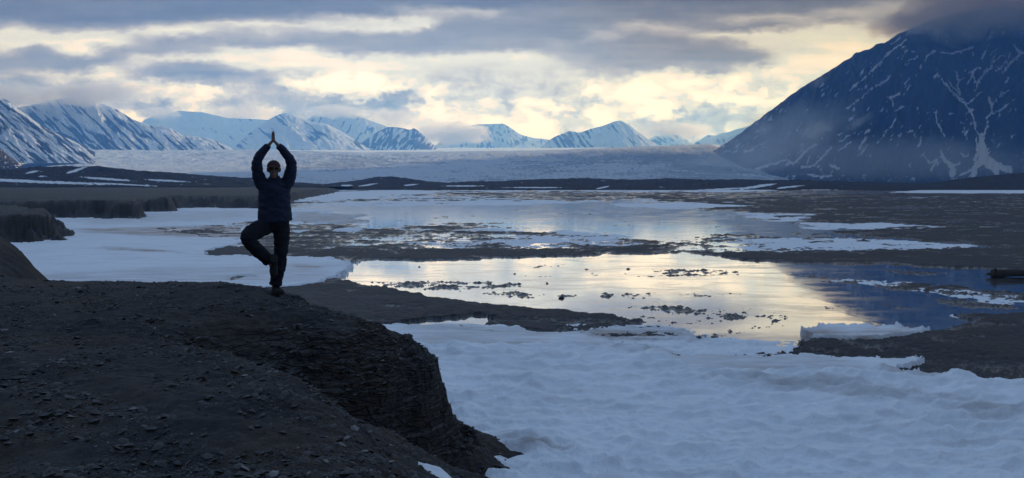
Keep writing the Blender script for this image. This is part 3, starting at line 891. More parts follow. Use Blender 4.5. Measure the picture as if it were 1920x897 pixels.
def right_snow(fx, fy, tf, rib, PX):
    w1 = fbm(fx / 9, fy / 9, 4, 51); w2 = fbm(fx / 9, fy / 9, 4, 52)
    qx = fx + 3.2 * w1; qy = fy + 3.2 * w2
    s = np.full(fx.shape, -9.0)
    for pts, w0, w1_ in GULLIES:
        P = [(ZX + a * ZS, ZY + b * ZS) for a, b in pts]
        xs_ = [a for a, b in P]; ys_ = [b for a, b in P]
        m = (qx > min(xs_) - 16) & (qx < max(xs_) + 16) & (qy > min(ys_) - 16) & (qy < max(ys_) + 16)
        if not m.any(): continue
        d, fr = seg_dist(qx[m], qy[m], P)
        w = (w0 + (w1_ - w0) * fr) * ZS
        s[m] = np.maximum(s[m], (w * 0.9 - d) / 2.0)
    s = s + 1.1 * fbm(fx / 4, fy / 4, 4, 53, 0.6)
    fine = streaks(fx, fy, -0.8, 1, 3.5, 16, 55) * 2.4 + 1.2 * fbm(fx / 40, fy / 40, 3, 56) - 1.4
    s = np.maximum(s, fine)
    base = fbm(fx / 13, fy / 2.2, 4, 54) * 2.6 - 1.15 - 2.5 * (1 - sstep(312, 330, fy))
    s = np.maximum(s, base)
    return np.clip(0.5 + 0.5 * s, 0, 1)


mountain('mountain', [(1322, 291), (1340, 281), (1347, 277), (1380, 255), (1410, 231), (1450, 201), (1494, 167), (1527, 147), (1574, 117), (1592, 105), (1597, 98), (1604, 98), (1628, 90), (1635, 82), (1648, 82),
                      (1675, 64), (1698, 53), (1740, 36), (1800, 22), (1860, 14), (1940, 16), (2060, 40), (2200, 70), (2400, 120), (2600, 190)],
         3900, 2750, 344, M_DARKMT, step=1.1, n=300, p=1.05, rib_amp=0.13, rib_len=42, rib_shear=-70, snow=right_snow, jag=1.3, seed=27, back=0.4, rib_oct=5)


# moraine hills at the far end of the flat
def hill_snow(base, seed, extra=()):
    def f(fx, fy, tf, rib, PX):
        s = base + 0.62 * fbm(fx / 22, fy / 2.0, 4, seed)
        for cx, cy, rx, ry, ang in extra:
            c, sn = math.cos(R(ang)), math.sin(R(ang))
            X = (fx - cx) * c + (fy - cy) * sn; Y = -(fx - cx) * sn + (fy - cy) * c
            q = np.hypot(X / rx, Y / ry) + 0.35 * fbm(fx / 9, fy / 3, 3, seed + 3)
            s = np.maximum(s, 1.0 - 0.55 * q)
        return s
    return f


mountain('hill', [(-420, 300), (-100, 311), (0, 317), (40, 316), (70, 312), (100, 313), (128, 311), (150, 313), (180, 311), (205, 314), (260, 320), (330, 324), (400, 330), (470, 334), (540, 341), (600, 345), (660, 349)],
         820, 560, 350.5, M_MORAINE, n=60, rib_amp=0.25, rib_len=50, jag=0.8, seed=31, p=1.0, back=0.6,
         snow=hill_snow(0.10, 61, [(142, 320, 22, 2.5, -18), (60, 323, 16, 2, -12), (200, 336, 50, 2.2, 4), (310, 339, 44, 1.8, 3), (90, 342, 120, 2.6, 2), (20, 338, 60, 2.0, 2), (80, 331, 10, 1, 0), (230, 346, 70, 1.3, 3)]))
mountain('hill', [(540, 346), (610, 345), (650, 341), (680, 337), (705, 332), (735, 331), (760, 334), (800, 340), (840, 343), (880, 340), (940, 340), (985, 337), (1020, 336), (1060, 335), (1100, 334), (1140, 336),
                  (1200, 337), (1250, 334), (1290, 336), (1340, 337), (1390, 336), (1440, 338), (1500, 337), (1560, 340), (1640, 342), (1700, 343), (1780, 342), (1860, 341), (1960, 344)],
         900, 540, 356.5, M_MORAINE, n=60, rib_amp=0.3, rib_len=70, jag=0.7, seed=33, p=0.9, back=0.6,
         snow=hill_snow(0.02, 63, [(650, 348, 12, 1.5, 0), (690, 347, 18, 1.6, -8), (770, 347, 14, 1.5, -6), (870, 349, 40, 1.3, 0), (1000, 352, 60, 1.2, 0), (1130, 352, 14, 1.5, -12), (1420, 350, 36, 2.6, -9), (1480, 351, 26, 1.8, -6), (1350, 355, 60, 1.5, -3), (1540, 357, 40, 1.6, 0)]))
mountain('hill', [(1600, 357), (1660, 351), (1720, 346), (1770, 340), (1820, 333), (1870, 328), (1920, 324), (2000, 318), (2200, 305), (2420, 300)],
         640, 500, 358, M_MORAINE, n=60, rib_amp=0.12, rib_len=60, jag=0.6, seed=35, p=0.8, back=0.6, snow=hill_snow(-0.2, 65))


# ---- glacier: broken ice rising to a sunlit plateau
def build_glacier():
    px = np.arange(40, 1480, 1.6)
    n = 190
    s = np.linspace(0, 1, n)
    S, PX = np.meshgrid(s, px, indexing='ij')
    top = np.interp(PX, [40, 100, 160, 230, 300, 420, 700, 1000, 1180, 1260, 1330, 1380, 1480], [296, 284, 276, 279, 280, 281, 286, 283, 276, 273, 271, 284, 330])
    bot = 348.0
    PY = bot + (top - bot) * S ** 0.92
    D = 1150.0 + 3500 * S ** 1.15
    U = ray(PX, 347 + 0 * PX)[0]
    z = ray(PX, PY)[1] * D
    X, Y = U * D, D
    br = ridged(X / 190, Y / 330, 5, 71, 0.62)
    br2 = fbm(X / 60, Y / 170, 4, 72, 0.5)
    flow = fbm(X / 420 + 0.5 * fbm(X / 600, Y / 900, 3, 76), Y / 1500, 4, 77)
    amp = (3 + 16 * S) * sstep(0.0, 0.12, S) * (1 - 0.75 * sstep(0.86, 1.0, S))
    z2 = z + amp * (0.7 * br + 0.55 * br2 - 0.2)
    fx, fy = pix(X, Y, z2)
    band = fbm(fx / 60 + 0.3 * br, fy / 3.2, 5, 73, 0.6)
    sn = 0.52 + 0.42 * band + 0.20 * br2 + 0.45 * flow + 0.5 * fbm(fx / 7, fy / 2.0, 4, 78, 0.65) + 0.30 * sstep(700, 200, fx) + 0.5 * sstep(0.88, 1.0, S) - 0.12 * sstep(900, 1300, fx)
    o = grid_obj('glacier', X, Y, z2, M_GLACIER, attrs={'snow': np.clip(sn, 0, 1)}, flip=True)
    tag(o, kind='structure')
    # the flat snow basin behind its crest
    px = np.arange(60, 1420, 4.0)
    S, PX = np.meshgrid(np.linspace(0, 1, 60), px, indexing='ij')
    top0 = np.interp(PX, [60, 160, 300, 430, 600, 700, 1000, 1020, 1180, 1260, 1330, 1420], [290, 276, 279.5, 280, 279, 278.5, 277, 276, 276, 272.5, 270, 285])
    bot0 = np.interp(PX, [60, 400, 560, 700, 900, 1020, 1180, 1330, 1420], [300, 284, 285, 288, 287, 284, 279, 276, 292])
    D = 4500 + 4300 * S
    PY = bot0 + (top0 - bot0) * S ** 0.8
    X = ray(PX, 347 + 0 * PX)[0] * D
    z = ray(PX, PY)[1] * D + 5 * fbm(X / 300, D / 600, 4, 75)
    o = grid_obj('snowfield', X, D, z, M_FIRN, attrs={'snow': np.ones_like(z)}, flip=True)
    tag(o, kind='structure')


build_glacier()

# ------------------------------------------------------------------ haze and low cloud
def volume_mat(name, color, density, aniso=0.0):
    m = bpy.data.materials.new(name); m.use_nodes = True
    t = NT(m.node_tree); t.n.clear()
    o = t.node('ShaderNodeOutputMaterial')
    v = t.node('ShaderNodeVolumePrincipled')
    v.inputs['Color'].default_value = rgba(color)
    v.inputs['Density'].default_value = density
    v.inputs['Anisotropy'].default_value = aniso
    v.inputs['Absorption Color'].default_value = (1, 1, 1, 1)
    t.l.new(v.outputs[0], o.inputs['Volume'])
    return m


def haze_box():
    x0, x1, y0, y1, z0, z1 = -9000, 9000, -700, 11600, -260, 1040
    v = [(x, y, z) for z in (z0, z1) for y in (y0, y1) for x in (x0, x1)]
    f = [(0, 2, 3, 1), (4, 5, 7, 6), (0, 1, 5, 4), (2, 6, 7, 3), (0, 4, 6, 2), (1, 3, 7, 5)]
    o = mesh_obj('haze', v, f, volume_mat('haze_air', HAZE_COLOR, HAZE_DENSITY, 0.5), smooth=False)
    tag(o, kind='stuff')


haze_box()


def cloud(px, py, D, wpx, hpx, depth, density, seed, ang=0.0, color=(0.80, 0.88, 1.0), aniso=0.35, stretch=2.2, ragged=1.0):
    """a body of mist that thins out towards its ragged rim"""
    u, v = ray(px, py)
    W, Hh = wpx / F * D / 2, hpx / F * D / 2
    bm = bmesh.new(); bmesh.ops.create_icosphere(bm, subdivisions=4, radius=1.0)
    me = bpy.data.meshes.new('cloud'); bm.to_mesh(me); bm.free()
    m = bpy.data.materials.new('cloud_mist'); m.use_nodes = True
    t = NT(m.node_tree); t.n.clear()
    o = t.node('ShaderNodeOutputMaterial'); vp = t.node('ShaderNodeVolumePrincipled')
    vp.inputs['Color'].default_value = rgba(color); vp.inputs['Anisotropy'].default_value = aniso
    vp.inputs['Absorption Color'].default_value = (1, 1, 1, 1)
    co = t.node('ShaderNodeTexCoord').outputs['Object']
    ln = t.node('ShaderNodeVectorMath', operation='LENGTH'); t.l.new(co, ln.inputs[0])
    off = t.vmath('ADD', t.scale(co, (stretch, 1.4, 1.3)), (seed * 3.1, seed * 1.7, 0.0))
    n = t.noise(off, 1.5, 6, 0.62, 0.4)
    q = t.math('ADD', ln.outputs['Value'], t.math('MULTIPLY', t.math('SUBTRACT', n, 0.5), 2.0 * ragged))
    d = t.math('MULTIPLY', t.maprange(q, 0.85, 0.35, 0.0, 1.0, True), t.maprange(ln.outputs['Value'], 1.0, 0.8))
    t.put(vp.inputs['Density'], t.math('MULTIPLY', d, density))
    t.l.new(vp.outputs[0], o.inputs['Volume'])
    me.materials.append(m)
    ob = link(bpy.data.objects.new('cloud', me))
    ob.location = (u * D, D, v * D); ob.scale = (W, depth / 2, Hh); ob.rotation_euler = (0, R(-ang), 0)
    tag(ob, kind='stuff')


# the thick deck added unseen above the frame, shaped to shade near flat and glacier
def shade_deck():
    r = np.random.default_rng(77)
    bm = bmesh.new()
    for i in range(46):
        x, y = r.uniform(2950, 5000), r.uniform(6700, 8950)
        rr = r.uniform(280, 420)
        bmesh.ops.create_icosphere(bm, subdivisions=3, radius=1.0, matrix=Matrix.Translation((x, y, 2480 + r.uniform(-20, 60))) @ Matrix.Diagonal((rr * 1.3, rr, r.uniform(100, 150), 1)))
    for i in range(95):
        y = r.uniform(3000, 5850); x = r.uniform(900 + max(0, y - 4200) * 0.45, 3700)
        rr = r.uniform(260, 420)
        bmesh.ops.create_icosphere(bm, subdivisions=3, radius=1.0, matrix=Matrix.Translation((x, y, 1560 + r.uniform(-40, 60))) @ Matrix.Diagonal((rr * 1.3, rr, r.uniform(110, 170), 1)))
    me = bpy.data.meshes.new('tmp'); bm.to_mesh(me); bm.free()
    ob = link(bpy.data.objects.new('tmp', me))
    md = ob.modifiers.new('r', 'REMESH'); md.mode = 'VOXEL'; md.voxel_size = 45
    me2 = bpy.data.meshes.new_from_object(ob.evaluated_get(bpy.context.evaluated_depsgraph_get()))
    bpy.data.objects.remove(ob); bpy.data.meshes.remove(me)
    me2.materials.clear(); me2.materials.append(volume_mat('added_shade_cloud', (0.95, 0.96, 1.0), 0.02, 0.4))
    tag(link(bpy.data.objects.new('cloud', me2)), kind='stuff')  # unseen body of cloud, added only to block the sun


shade_deck()
cloud(1850, 18, 3560, 450, 150, 500, 0.011, 1, 3, (0.62, 0.79, 1.0))
cloud(2080, 40, 3560, 420, 220, 500, 0.011, 2, 0, (0.62, 0.79, 1.0))
cloud(1715, 40, 3700, 230, 60, 300, 0.009, 12, 10, (0.62, 0.79, 1.0))
cloud(170, 176, 4950, 270, 64, 500, 0.010, 3, 4)
cloud(20, 178, 5000, 240, 70, 500, 0.008, 4)
cloud(1528, 246, 2950, 84, 44, 90, 0.016, 5, 22)
cloud(1612, 228, 3050, 84, 22, 60, 0.012, 6, 30)
cloud(1432, 242, 3100, 44, 36, 70, 0.012, 7, 30)
cloud(1534, 155, 3500, 48, 24, 60, 0.009, 8, 30)
cloud(850, 250, 9400, 190, 60, 700, 0.010, 9, 0, (0.97, 0.96, 0.94), 0.5)
cloud(1255, 240, 9300, 150, 50, 700, 0.003, 10)
cloud(630, 210, 8200, 170, 34, 500, 0.009, 11)
cloud(1640, 300, 2450, 1000, 130, 260, 0.0038, 13, 0, (0.70, 0.84, 1.0), stretch=4.0, ragged=0.5)
cloud(1450, 265, 2600, 480, 150, 260, 0.0055, 14, 20, (0.70, 0.84, 1.0), stretch=3.0, ragged=0.5)
cloud(760, 262, 9300, 220, 40, 600, 0.0035, 15, 0, (0.97, 0.96, 0.94), 0.5)
cloud(1190, 250, 9300, 120, 40, 600, 0.003, 16, 0, (0.9, 0.93, 0.97), 0.5)
cloud(300, 212, 9200, 110, 34, 500, 0.006, 17, 0, (0.97, 0.97, 0.96), 0.5)
cloud(455, 214, 9800, 200, 44, 500, 0.006, 18, 0, (0.97, 0.97, 0.96), 0.5)
cloud(740, 224, 9600, 150, 60, 500, 0.005, 19, 0, (0.97, 0.97, 0.96), 0.5)
cloud(1290, 246, 9100, 130, 44, 500, 0.006, 20, 0, (0.9, 0.94, 1.0), 0.5)

# ------------------------------------------------------------------ the near bank we stand on
def bank_material():
    m, t, b = new_mat('shale_bank')
    co = t.node('ShaderNodeTexCoord').outputs['Object']
    n = t.noise(co, 0.9, 8, 0.62)
    n2 = t.noise(co, 16.0, 7, 0.7)
    c = t.mix(t.maprange(n, 0.36, 0.64), (0.017, 0.017, 0.020, 1), (0.044, 0.040, 0.040, 1))
    c = t.mix(t.maprange(t.noise(co, 0.45, 5, 0.6, 0.5), 0.46, 0.62, 0, 0.8), c, (0.054, 0.038, 0.028, 1))
    c = t.mix(t.maprange(n2, 0.52, 0.78, 0, 0.8), c, (0.095, 0.085, 0.082, 1))
    lay_ = t.noise(t.scale(co, (1.2, 1.2, 26.0)), 1.0, 5, 0.6)
    cl = t.attr('cliff')
    c = t.mix(t.math('MULTIPLY', cl, t.maprange(lay_, 0.48, 0.62, 0, 0.9)), c, (0.105, 0.097, 0.096, 1))
    vr = t.node('ShaderNodeTexVoronoi', feature='DISTANCE_TO_EDGE'); t.l.new(t.scale(co, (5.0, 5.0, 16.0)), vr.inputs['Vector']); vr.inputs['Scale'].default_value = 1.0
    crack = t.maprange(vr.outputs['Distance'], 0.0, 0.09, 0.0, 1.0)
    moss = t.math('MULTIPLY', t.maprange(t.noise(co, 1.7, 5, 0.6), 0.60, 0.70), t.maprange(t.noise(co, 9.0, 5, 0.7), 0.42, 0.60))
    moss = t.math('MULTIPLY', moss, t.math('SUBTRACT', 1.0, cl))
    c = t.mix(t.math('MULTIPLY', moss, 0.75), c, (0.085, 0.052, 0.022, 1))
    t.put(b.inputs['Base Color'], c)
    b.inputs['Roughness'].default_value = 0.85
    b.inputs['Specular IOR Level'].default_value = 0.25
    h = t.math('ADD', t.noise(co, 14.0, 7, 0.68), t.math('MULTIPLY', t.noise(co, 60.0, 4, 0.6), 0.35))
    h = t.math('ADD', h, t.math('MULTIPLY', t.math('MULTIPLY', crack, cl), 1.2))
    h = t.math('ADD', h, t.math('MULTIPLY', t.math('MULTIPLY', lay_, cl), 1.5))
    t.put(b.inputs['Normal'], t.bump(h, 1.0, 0.04))
    return m


M_BANK = bank_material()
EDGE = [(3.0, -70), (1.3, -6), (0.65, 0.0), (0.1, 2.6), (-0.42, 4.2), (-0.80, 5.0), (-1.36, 5.9), (-2.02, 6.8), (-2.6, 7.5), (-2.75, 7.85), (-2.3, 8.0), (-1.6, 8.25), (-1.15, 8.6), (-0.93, 8.95),
        (-0.87, 9.3), (-1.05, 9.65), (-1.5, 10.05), (-2.1, 10.6), (-3.0, 11.5), (-4.2, 12.2), (-5.6, 12.5), (-7.0, 12.4), (-8.2, 12.9), (-9.0, 14.6), (-10.6, 17.0), (-14, 20), (-60, 30), (-90, -70)]


def inside_poly(x, y, P):
    r = np.zeros(x.shape, bool)
    for i in range(len(P)):
        (ax, ay), (bx, by) = P[i], P[(i + 1) % len(P)]
        if ay == by: continue
        c = ((ay <= y) != (by <= y)) & (x < ax + (y - ay) / (by - ay) * (bx - ax))
        r ^= c
    return r


def ledge_lump(x, y, z):
    return fbm(x / 0.45 + y / 0.6, z / 0.20, 4, 219) + 0.5 * ridged(x / 0.28 + y / 0.33, z / 0.5, 3, 220)


def bank_height(x, y):
    wx = 0.10 * fbm(x / 0.55, y / 0.55, 4, 201) + 0.018 * fbm(x / 0.15, y / 0.15, 3, 203)
    wy = 0.10 * fbm(x / 0.55 + 40, y / 0.55, 4, 202)
    X, Y = x + wx, y + wy
    d, _ = seg_dist(X, Y, EDGE + [EDGE[0]])
    s = np.where(inside_poly(X, Y, EDGE), -d, d)          # + outside
    nose = sstep(7.2, 7.9, y) * sstep(12.0, 10.2, y) * sstep(-4.8, -2.8, x)
    backside = sstep(10.5, 12.0, y + 0.25 * x)
    top = -1.44 + 0.045 * fbm(x / 2.2, y / 2.2, 4, 205)
    # low swell nearer the camera, with its crest running from the left to the gully
    top = top + 0.10 * np.exp(-((y - 5.9 - 0.16 * x) / 1.7) ** 2) * sstep(-0.4, -1.6, x) - 0.13 * np.exp(-((y - 8.1 - 0.05 * x) / 0.9) ** 2) * sstep(-6.5, -2.5, x)
    top = top + 0.055 * np.exp(-(((x + 3.17) / 1.3) ** 2 + ((y - 10.6) / 1.1) ** 2))
    top = top + 0.55 * np.exp(-(((x + 12.2) / 3.0) ** 2 + ((y - 15.2) / 3.2) ** 2)) + 0.12 * sstep(-6.0, -9.5, x) * sstep(11.5, 13.0, y)
    rw = 0.75 + 0.75 * nose
    rd = 0.30 + 0.30 * nose
    rnd = rd * np.clip((s + rw) / rw, 0, 1) ** 2.3
    so = np.maximum(s, 0)
    cliff_h = 0.08 + 0.74 * nose
    clf = cliff_h * np.clip(so / 0.26, 0, 1) ** 0.8
    scree = np.maximum(so - 0.22 * nose, 0) * (0.53 + 0.5 * sstep(9.6, 10.4, y + 0.3 * x))
    z = top - rnd - clf - scree
    # shale ledges on the face
    dip = z + 0.10 * x + 0.05 * y + 0.05 * fbm(x / 0.6, y / 0.6, 3, 207)
    z = z - 0.10 * ledge_lump(x, y, z) * nose * sstep(-1.2, -0.2, s) * sstep(0.9, 0.3, so)
    st = 0.085
    q = dip / st
    ter = (np.floor(q) + sstep(0.25, 0.75, q - np.floor(q))) * st - dip
    ledge = nose * sstep(-1.3, -0.2, s) * sstep(0.60, 0.32, so)
    z = z + ter * 0.9 * ledge
    # slumped hollow in the face
    z = z - 0.16 * np.exp(-(((x + 2.1) / 0.42) ** 2 + ((y - 8.2) / 0.42) ** 2))
    near = sstep(16, 9, np.hypot(x, y))
    z = z + near * (0.018 * fbm(x / 0.16, y / 0.16, 4, 209) + 0.030 * fbm(x / 0.5, y / 0.42, 4, 211) + 0.03 * ridged(x / 0.9, y / 0.7, 3, 213))
    return z, ledge, s


xs = np.concatenate([[-80, -50, -34, -24, -18, -15], np.arange(-13, -4.0, 0.05), np.arange(-4.0, 1.0, 0.014), np.arange(1.0, 3.4, 0.1)])
ys = np.concatenate([[-60, -30, -15, -8, -4, -1.5, 0.0, 1.0], np.arange(1.6, 4.6, 0.03), np.arange(4.6, 11.4, 0.015), np.arange(11.4, 18.5, 0.05), [19, 20, 22, 25, 30]])
BX, BY = np.meshgrid(xs, ys)
BZ, BL, BS = bank_height(BX, BY)
BZ = np.maximum(BZ, -4.3)
keepb = BZ > -4.0
bank_o = grid_obj('bank', BX, BY, BZ, M_BANK, keep=keepb, attrs={'cliff': BL})
tag(bank_o, kind='structure')


def bank_z(x, y):
    return float(bank_height(np.array([[x]]), np.array([[y]]))[0][0, 0])


# loose shale chips and pebbles over the bank: uncountable, one object
def build_gravel():
    r = np.random.default_rng(11)
    n = 30000
    rr = 3.6 + 9.0 * r.random(n * 3) ** 1.1
    px = r.uniform(-60, 1050, n * 3)
    x = (px - 960) / F * rr; y = rr
    zz, ld, s = bank_height(x[None, :], y[None, :])
    zz, ld, s = zz[0], ld[0], s[0]
    clump = fbm(x / 0.6, y / 0.6, 3, 301)
    ok = (s < 1.6) & (r.random(n * 3) < 0.40 + clump * 1.5 + 0.3 * (s > -0.6))
    x, y, zz = x[ok][:n], y[ok][:n], zz[ok][:n]
    n = len(x)
    size = 0.005 + 0.030 * r.random(n) ** 12 + 0.003 * (y / 6)
    base = np.array([(1, 0, 0), (0.3, 0.95, 0), (-0.8, 0.6, 0), (-0.8, -0.6, 0), (0.3, -0.95, 0), (0.25, 0.1, 0.42), (-0.35, 0.1, 0.36), (0, -0.1, -0.5)], float)
    tri = np.array([(0, 1, 5), (1, 6, 5), (1, 2, 6), (2, 3, 6), (3, 4, 6), (4, 5, 6), (4, 0, 5), (1, 0, 7), (2, 1, 7), (3, 2, 7), (4, 3, 7), (0, 4, 7)])
    V = np.repeat(base[None], n, 0) * (1 + 0.35 * (r.random((n, 8, 3)) - .5))
    V[:, :, 2] *= r.uniform(0.5, 1.3, (n, 1))
    onface = (ld[ok][:n] > 0.3) & (r.random(n) < 0.45)
    size = np.where(onface, 0.010 + 0.030 * r.random(n) ** 2, size)
    V[:, :, 2] *= np.where(onface, 0.45, 1.0)[:, None]
    V *= size[:, None, None]
    a = r.random(n) * 6.283; ca, sa = np.cos(a), np.sin(a)
    X = V[:, :, 0] * ca[:, None] - V[:, :, 1] * sa[:, None]; Y = V[:, :, 0] * sa[:, None] + V[:, :, 1] * ca[:, None]
    tx, ty = r.normal(0, .28, n), r.normal(0, .28, n)
    Z = V[:, :, 2] + X * tx[:, None] + Y * ty[:, None]
    P = np.stack([X + x[:, None], Y + y[:, None], Z + zz[:, None] + size[:, None] * 0.12], -1).reshape(-1, 3)
    Fc = (tri[None] + (np.arange(n) * 8)[:, None, None]).reshape(-1, 3)
    m, t, b = new_mat('shale_chips')
    rnd = t.node('ShaderNodeNewGeometry').outputs['Random Per Island']
    cr = t.mix(rnd, (0.016, 0.015, 0.016, 1), (0.060, 0.056, 0.056, 1))
    cr = t.mix(t.maprange(rnd, 0.965, 0.97), cr, (0.16, 0.15, 0.145, 1))
    t.put(b.inputs['Base Color'], cr)
    b.inputs['Roughness'].default_value = 0.75
    o = mesh_obj('gravel', P, Fc, m, smooth=False)
    tag(o, kind='stuff')


build_gravel()

def gully_hit():
    dd = np.arange(4.0, 11.0, 0.02)
    u, v = ray(824, 889)
    zz = bank_height((u * dd)[None, :], dd[None, :])[0][0]
    k = int(np.argmax(zz > v * dd))
    return float(u * dd[k]), float(dd[k])


# small patch of old snow in the gully below the near swell
def gully_snow():
    cx, cy = gully_hit()
    X, Y = np.meshgrid(np.arange(cx - .8, cx + .8, 0.025), np.arange(cy - .8, cy + .8, 0.025))
    z, _, s = bank_height(X, Y)
    q = np.hypot((X - cx) / 0.17, (Y - cy + 0.5 * (X - cx)) / 0.16) + 0.25 * fbm(X / 0.25, Y / 0.25, 4, 401)
    h = z + 0.05 * (1 - q)
    o = grid_obj('snow', X, Y, h, M_SNOW, keep=q < 1.15, attrs={'dirt': 0.3 * sstep(0.6, 1.1, q), 'rust': 0 * q})
    tag(o, kind='structure')


# ------------------------------------------------------------------ driftwood
def wood_material(name, c1, c2):
    m, t, b = new_mat(name)
    co = t.node('ShaderNodeTexCoord').outputs['Object']
    n = t.noise(t.scale(co, (2.0, 26.0, 26.0)), 1.0, 6, 0.65)
    t.put(b.inputs['Base Color'], t.mix(t.maprange(n, 0.34, 0.66), rgba(c1), rgba(c2)))
    b.inputs['Roughness'].default_value = 0.85
    t.put(b.inputs['Normal'], t.bump(n, 0.7, 0.02))
    return m


M_WOOD = wood_material('bleached_wood', (0.22, 0.21, 0.20), (0.50, 0.48, 0.46))
M_DARKWOOD = wood_material('wet_dark_wood', (0.018, 0.015, 0.014), (0.050, 0.040, 0.035))


def log_mesh(name, L, r0, r1, mat, seed, flare=0.0, seg=28, sides=14, bend=0.05):
    """a drift log along +X from 0 to L, ends rounded off, knotty surface"""
    r = np.random.default_rng(seed)
    V, Fq = [], []
    t = np.concatenate([[0, 0.004, 0.015], np.linspace(0.03, 0.97, seg), [0.985, 0.996, 1.0]])
    endk = {0: 0.0, 1: 0.55, 2: 0.9, len(t) - 1: 0.0, len(t) - 2: 0.55, len(t) - 3: 0.9}
    ph = r.random() * 6
    for i, tt in enumerate(t):
        rad = (r0 + (r1 - r0) * tt + flare * math.exp(-tt * L / 0.35)) * endk.get(i, 1.0)
        for k in range(sides):
            a = k / sides * 2 * math.pi
            kn = 1 + 0.10 * math.sin(2 * a + ph + 3 * tt) + 0.07 * math.sin(3 * a + 7 * tt * L + ph) + 0.05 * (r.random() - .5)
            V.append((tt * L, math.cos(a) * rad * kn + bend * L * math.sin(tt * 2.6 + ph) * 0.4 - bend * L * math.sin(ph) * .4, math.sin(a) * rad * kn))
    for i in range(len(t) - 1):
        for k in range(sides):
            k2 = (k + 1) % sides
            Fq.append((i * sides + k, i * sides + k2, (i + 1) * sides + k2, (i + 1) * sides + k))
    return mesh_obj(name, V, Fq, mat)


def stub(parent, at, vec, r, mat, seed):
    """broken branch stub, a part of its log"""
    L = Vector(vec).length
    o = log_mesh('branch_stub', L, r, r * 0.6, mat, seed, seg=6, sides=8, bend=0.0)
    o.parent = parent
    o.location = at
    o.rotation_euler = Vector(vec).to_track_quat('X', 'Z').to_euler()
    return o


# the dark log with a root swelling at the water's edge
gx, gy = gpt(1861, 521)
lg = log_mesh('driftwood_log', 4.6, 0.135, 0.10, M_DARKWOOD, 5, flare=0.055, seg=40)
lg.location = (gx, gy + 0.12, -3.6 + 0.15); lg.rotation_euler = (0.3, R(-0.6), R(4))
tag(lg, 'dark wet driftwood log with a swollen end at the edge of the pool', 'driftwood log')
stub(lg, (0.16, -0.05, 0.10), (-0.10, -0.05, 0.16), 0.05, M_DARKWOOD, 6)
stub(lg, (0.05, 0.02, -0.04), (-0.16, 0.08, -0.02), 0.06, M_DARKWOOD, 7)
stub(lg, (1.4, -0.03, 0.06), (0.10, -0.06, 0.10), 0.03, M_DARKWOOD, 8)

# pale pieces scattered over the far mud: zoomed photo positions -> plan positions
PIECES = [(660, 187, 60, 0), (945, 187, 50, 4), (1000, 193, 30, -6), (1140, 182, 70, -5), (1195, 200, 40, 30), (1150, 148, 80, 3), (1340, 148, 90, 0), (1300, 210, 40, 24), (1322, 226, 60, 12),
          (1450, 211, 50, 3), (1540, 205, 70, 6), (1560, 231, 60, -8), (1515, 249, 40, 5), (1290, 275, 60, 4), (1280, 255, 90, -4), (1640, 155, 60, 0), (1690, 171, 60, -6), (1680, 187, 70, 3),
          (1850, 171, 60, -8), (1825, 212, 60, 2), (900, 256, 50, 0), (990, 250, 70, -4), (1475, 156, 40, 4), (1030, 152, 40, 0), (1590, 400, 110, -5), (1400, 430, 120, -3), (1240, 188, 40, -12),
          (1095, 168, 40, 8), (1390, 236, 36, -8), (1760, 150, 50, 0), (1900, 150, 60, 4), (1210, 170, 40, 0), (1440, 185, 36, 10), (1600, 215, 30, -14), (1735, 205, 40, 8), (830, 150, 50, 0), (760, 165, 40, 3)]
proto = None
for i, (zx, zy, ln, ang) in enumerate(PIECES):
    px, py = 1500 + zx / 4.571, 340 + (zy + 6) / 4.571
    x, y = gpt(px, py)
    L = ln / 4.571 / F * y
    if proto is None:
        proto = log_mesh('driftwood', 1.0, 0.085, 0.06, M_WOOD, 21, seg=8, sides=8, bend=0.06)
        o = proto
    else:
        o = proto.copy(); COL.objects.link(o)
    o.location = (x - L / 2, y, -3.6 + 0.10)
    k = max(1.0, min(1.9, L * 0.9))
    o.scale = (L, k * (0.8 + 0.5 * random.random()), k * (0.9 + 0.5 * random.random()))
    o.rotation_euler = (random.random() * 6, R(ang * 0.5), R(ang * 6 + random.uniform(-20, 20)))
    tag(o, 'small pale driftwood piece among many like it on the far mud flat', 'driftwood', 'pale driftwood strewn over the far mud flat')

for (zx, zy, ln, ang, lab, s_) in ((752, 269, 145, -6, 'long thin pale driftwood pole lying alone on the mud beside the upright stake', 31),
                                   (1722, 284, 95, 9, 'bright slanting driftwood log lying nearest of the pale pieces on the far mud', 33)):
    px, py = 1500 + zx / 4.571, 340 + (zy + 6) / 4.571
    x, y = gpt(px, py)
    L = ln / 4.571 / F * y
    o = log_mesh('driftwood_log', L, 0.12, 0.07, M_WOOD, s_, seg=16, sides=10, bend=0.02)
    o.location = (x - L / 2, y, -3.6 + 0.16); o.rotation_euler = (0, R(ang * 0.3), R(-ang * 4))
    tag(o, lab, 'driftwood log')

x, y = gpt(1618.5, 407.5)
o = log_mesh('stake', 0.75, 0.075, 0.05, M_WOOD, 41, seg=10, sides=10, bend=0.03)
o.location = (x, y, -3.72); o.rotation_euler = (0, R(-86), 0)
tag(o, 'pale weathered wooden stake standing upright in the dark mud flat', 'stake')
stub(o, (0.5, 0.0, 0.0), (0.10, 0.03, 0.14), 0.03, M_WOOD, 42)

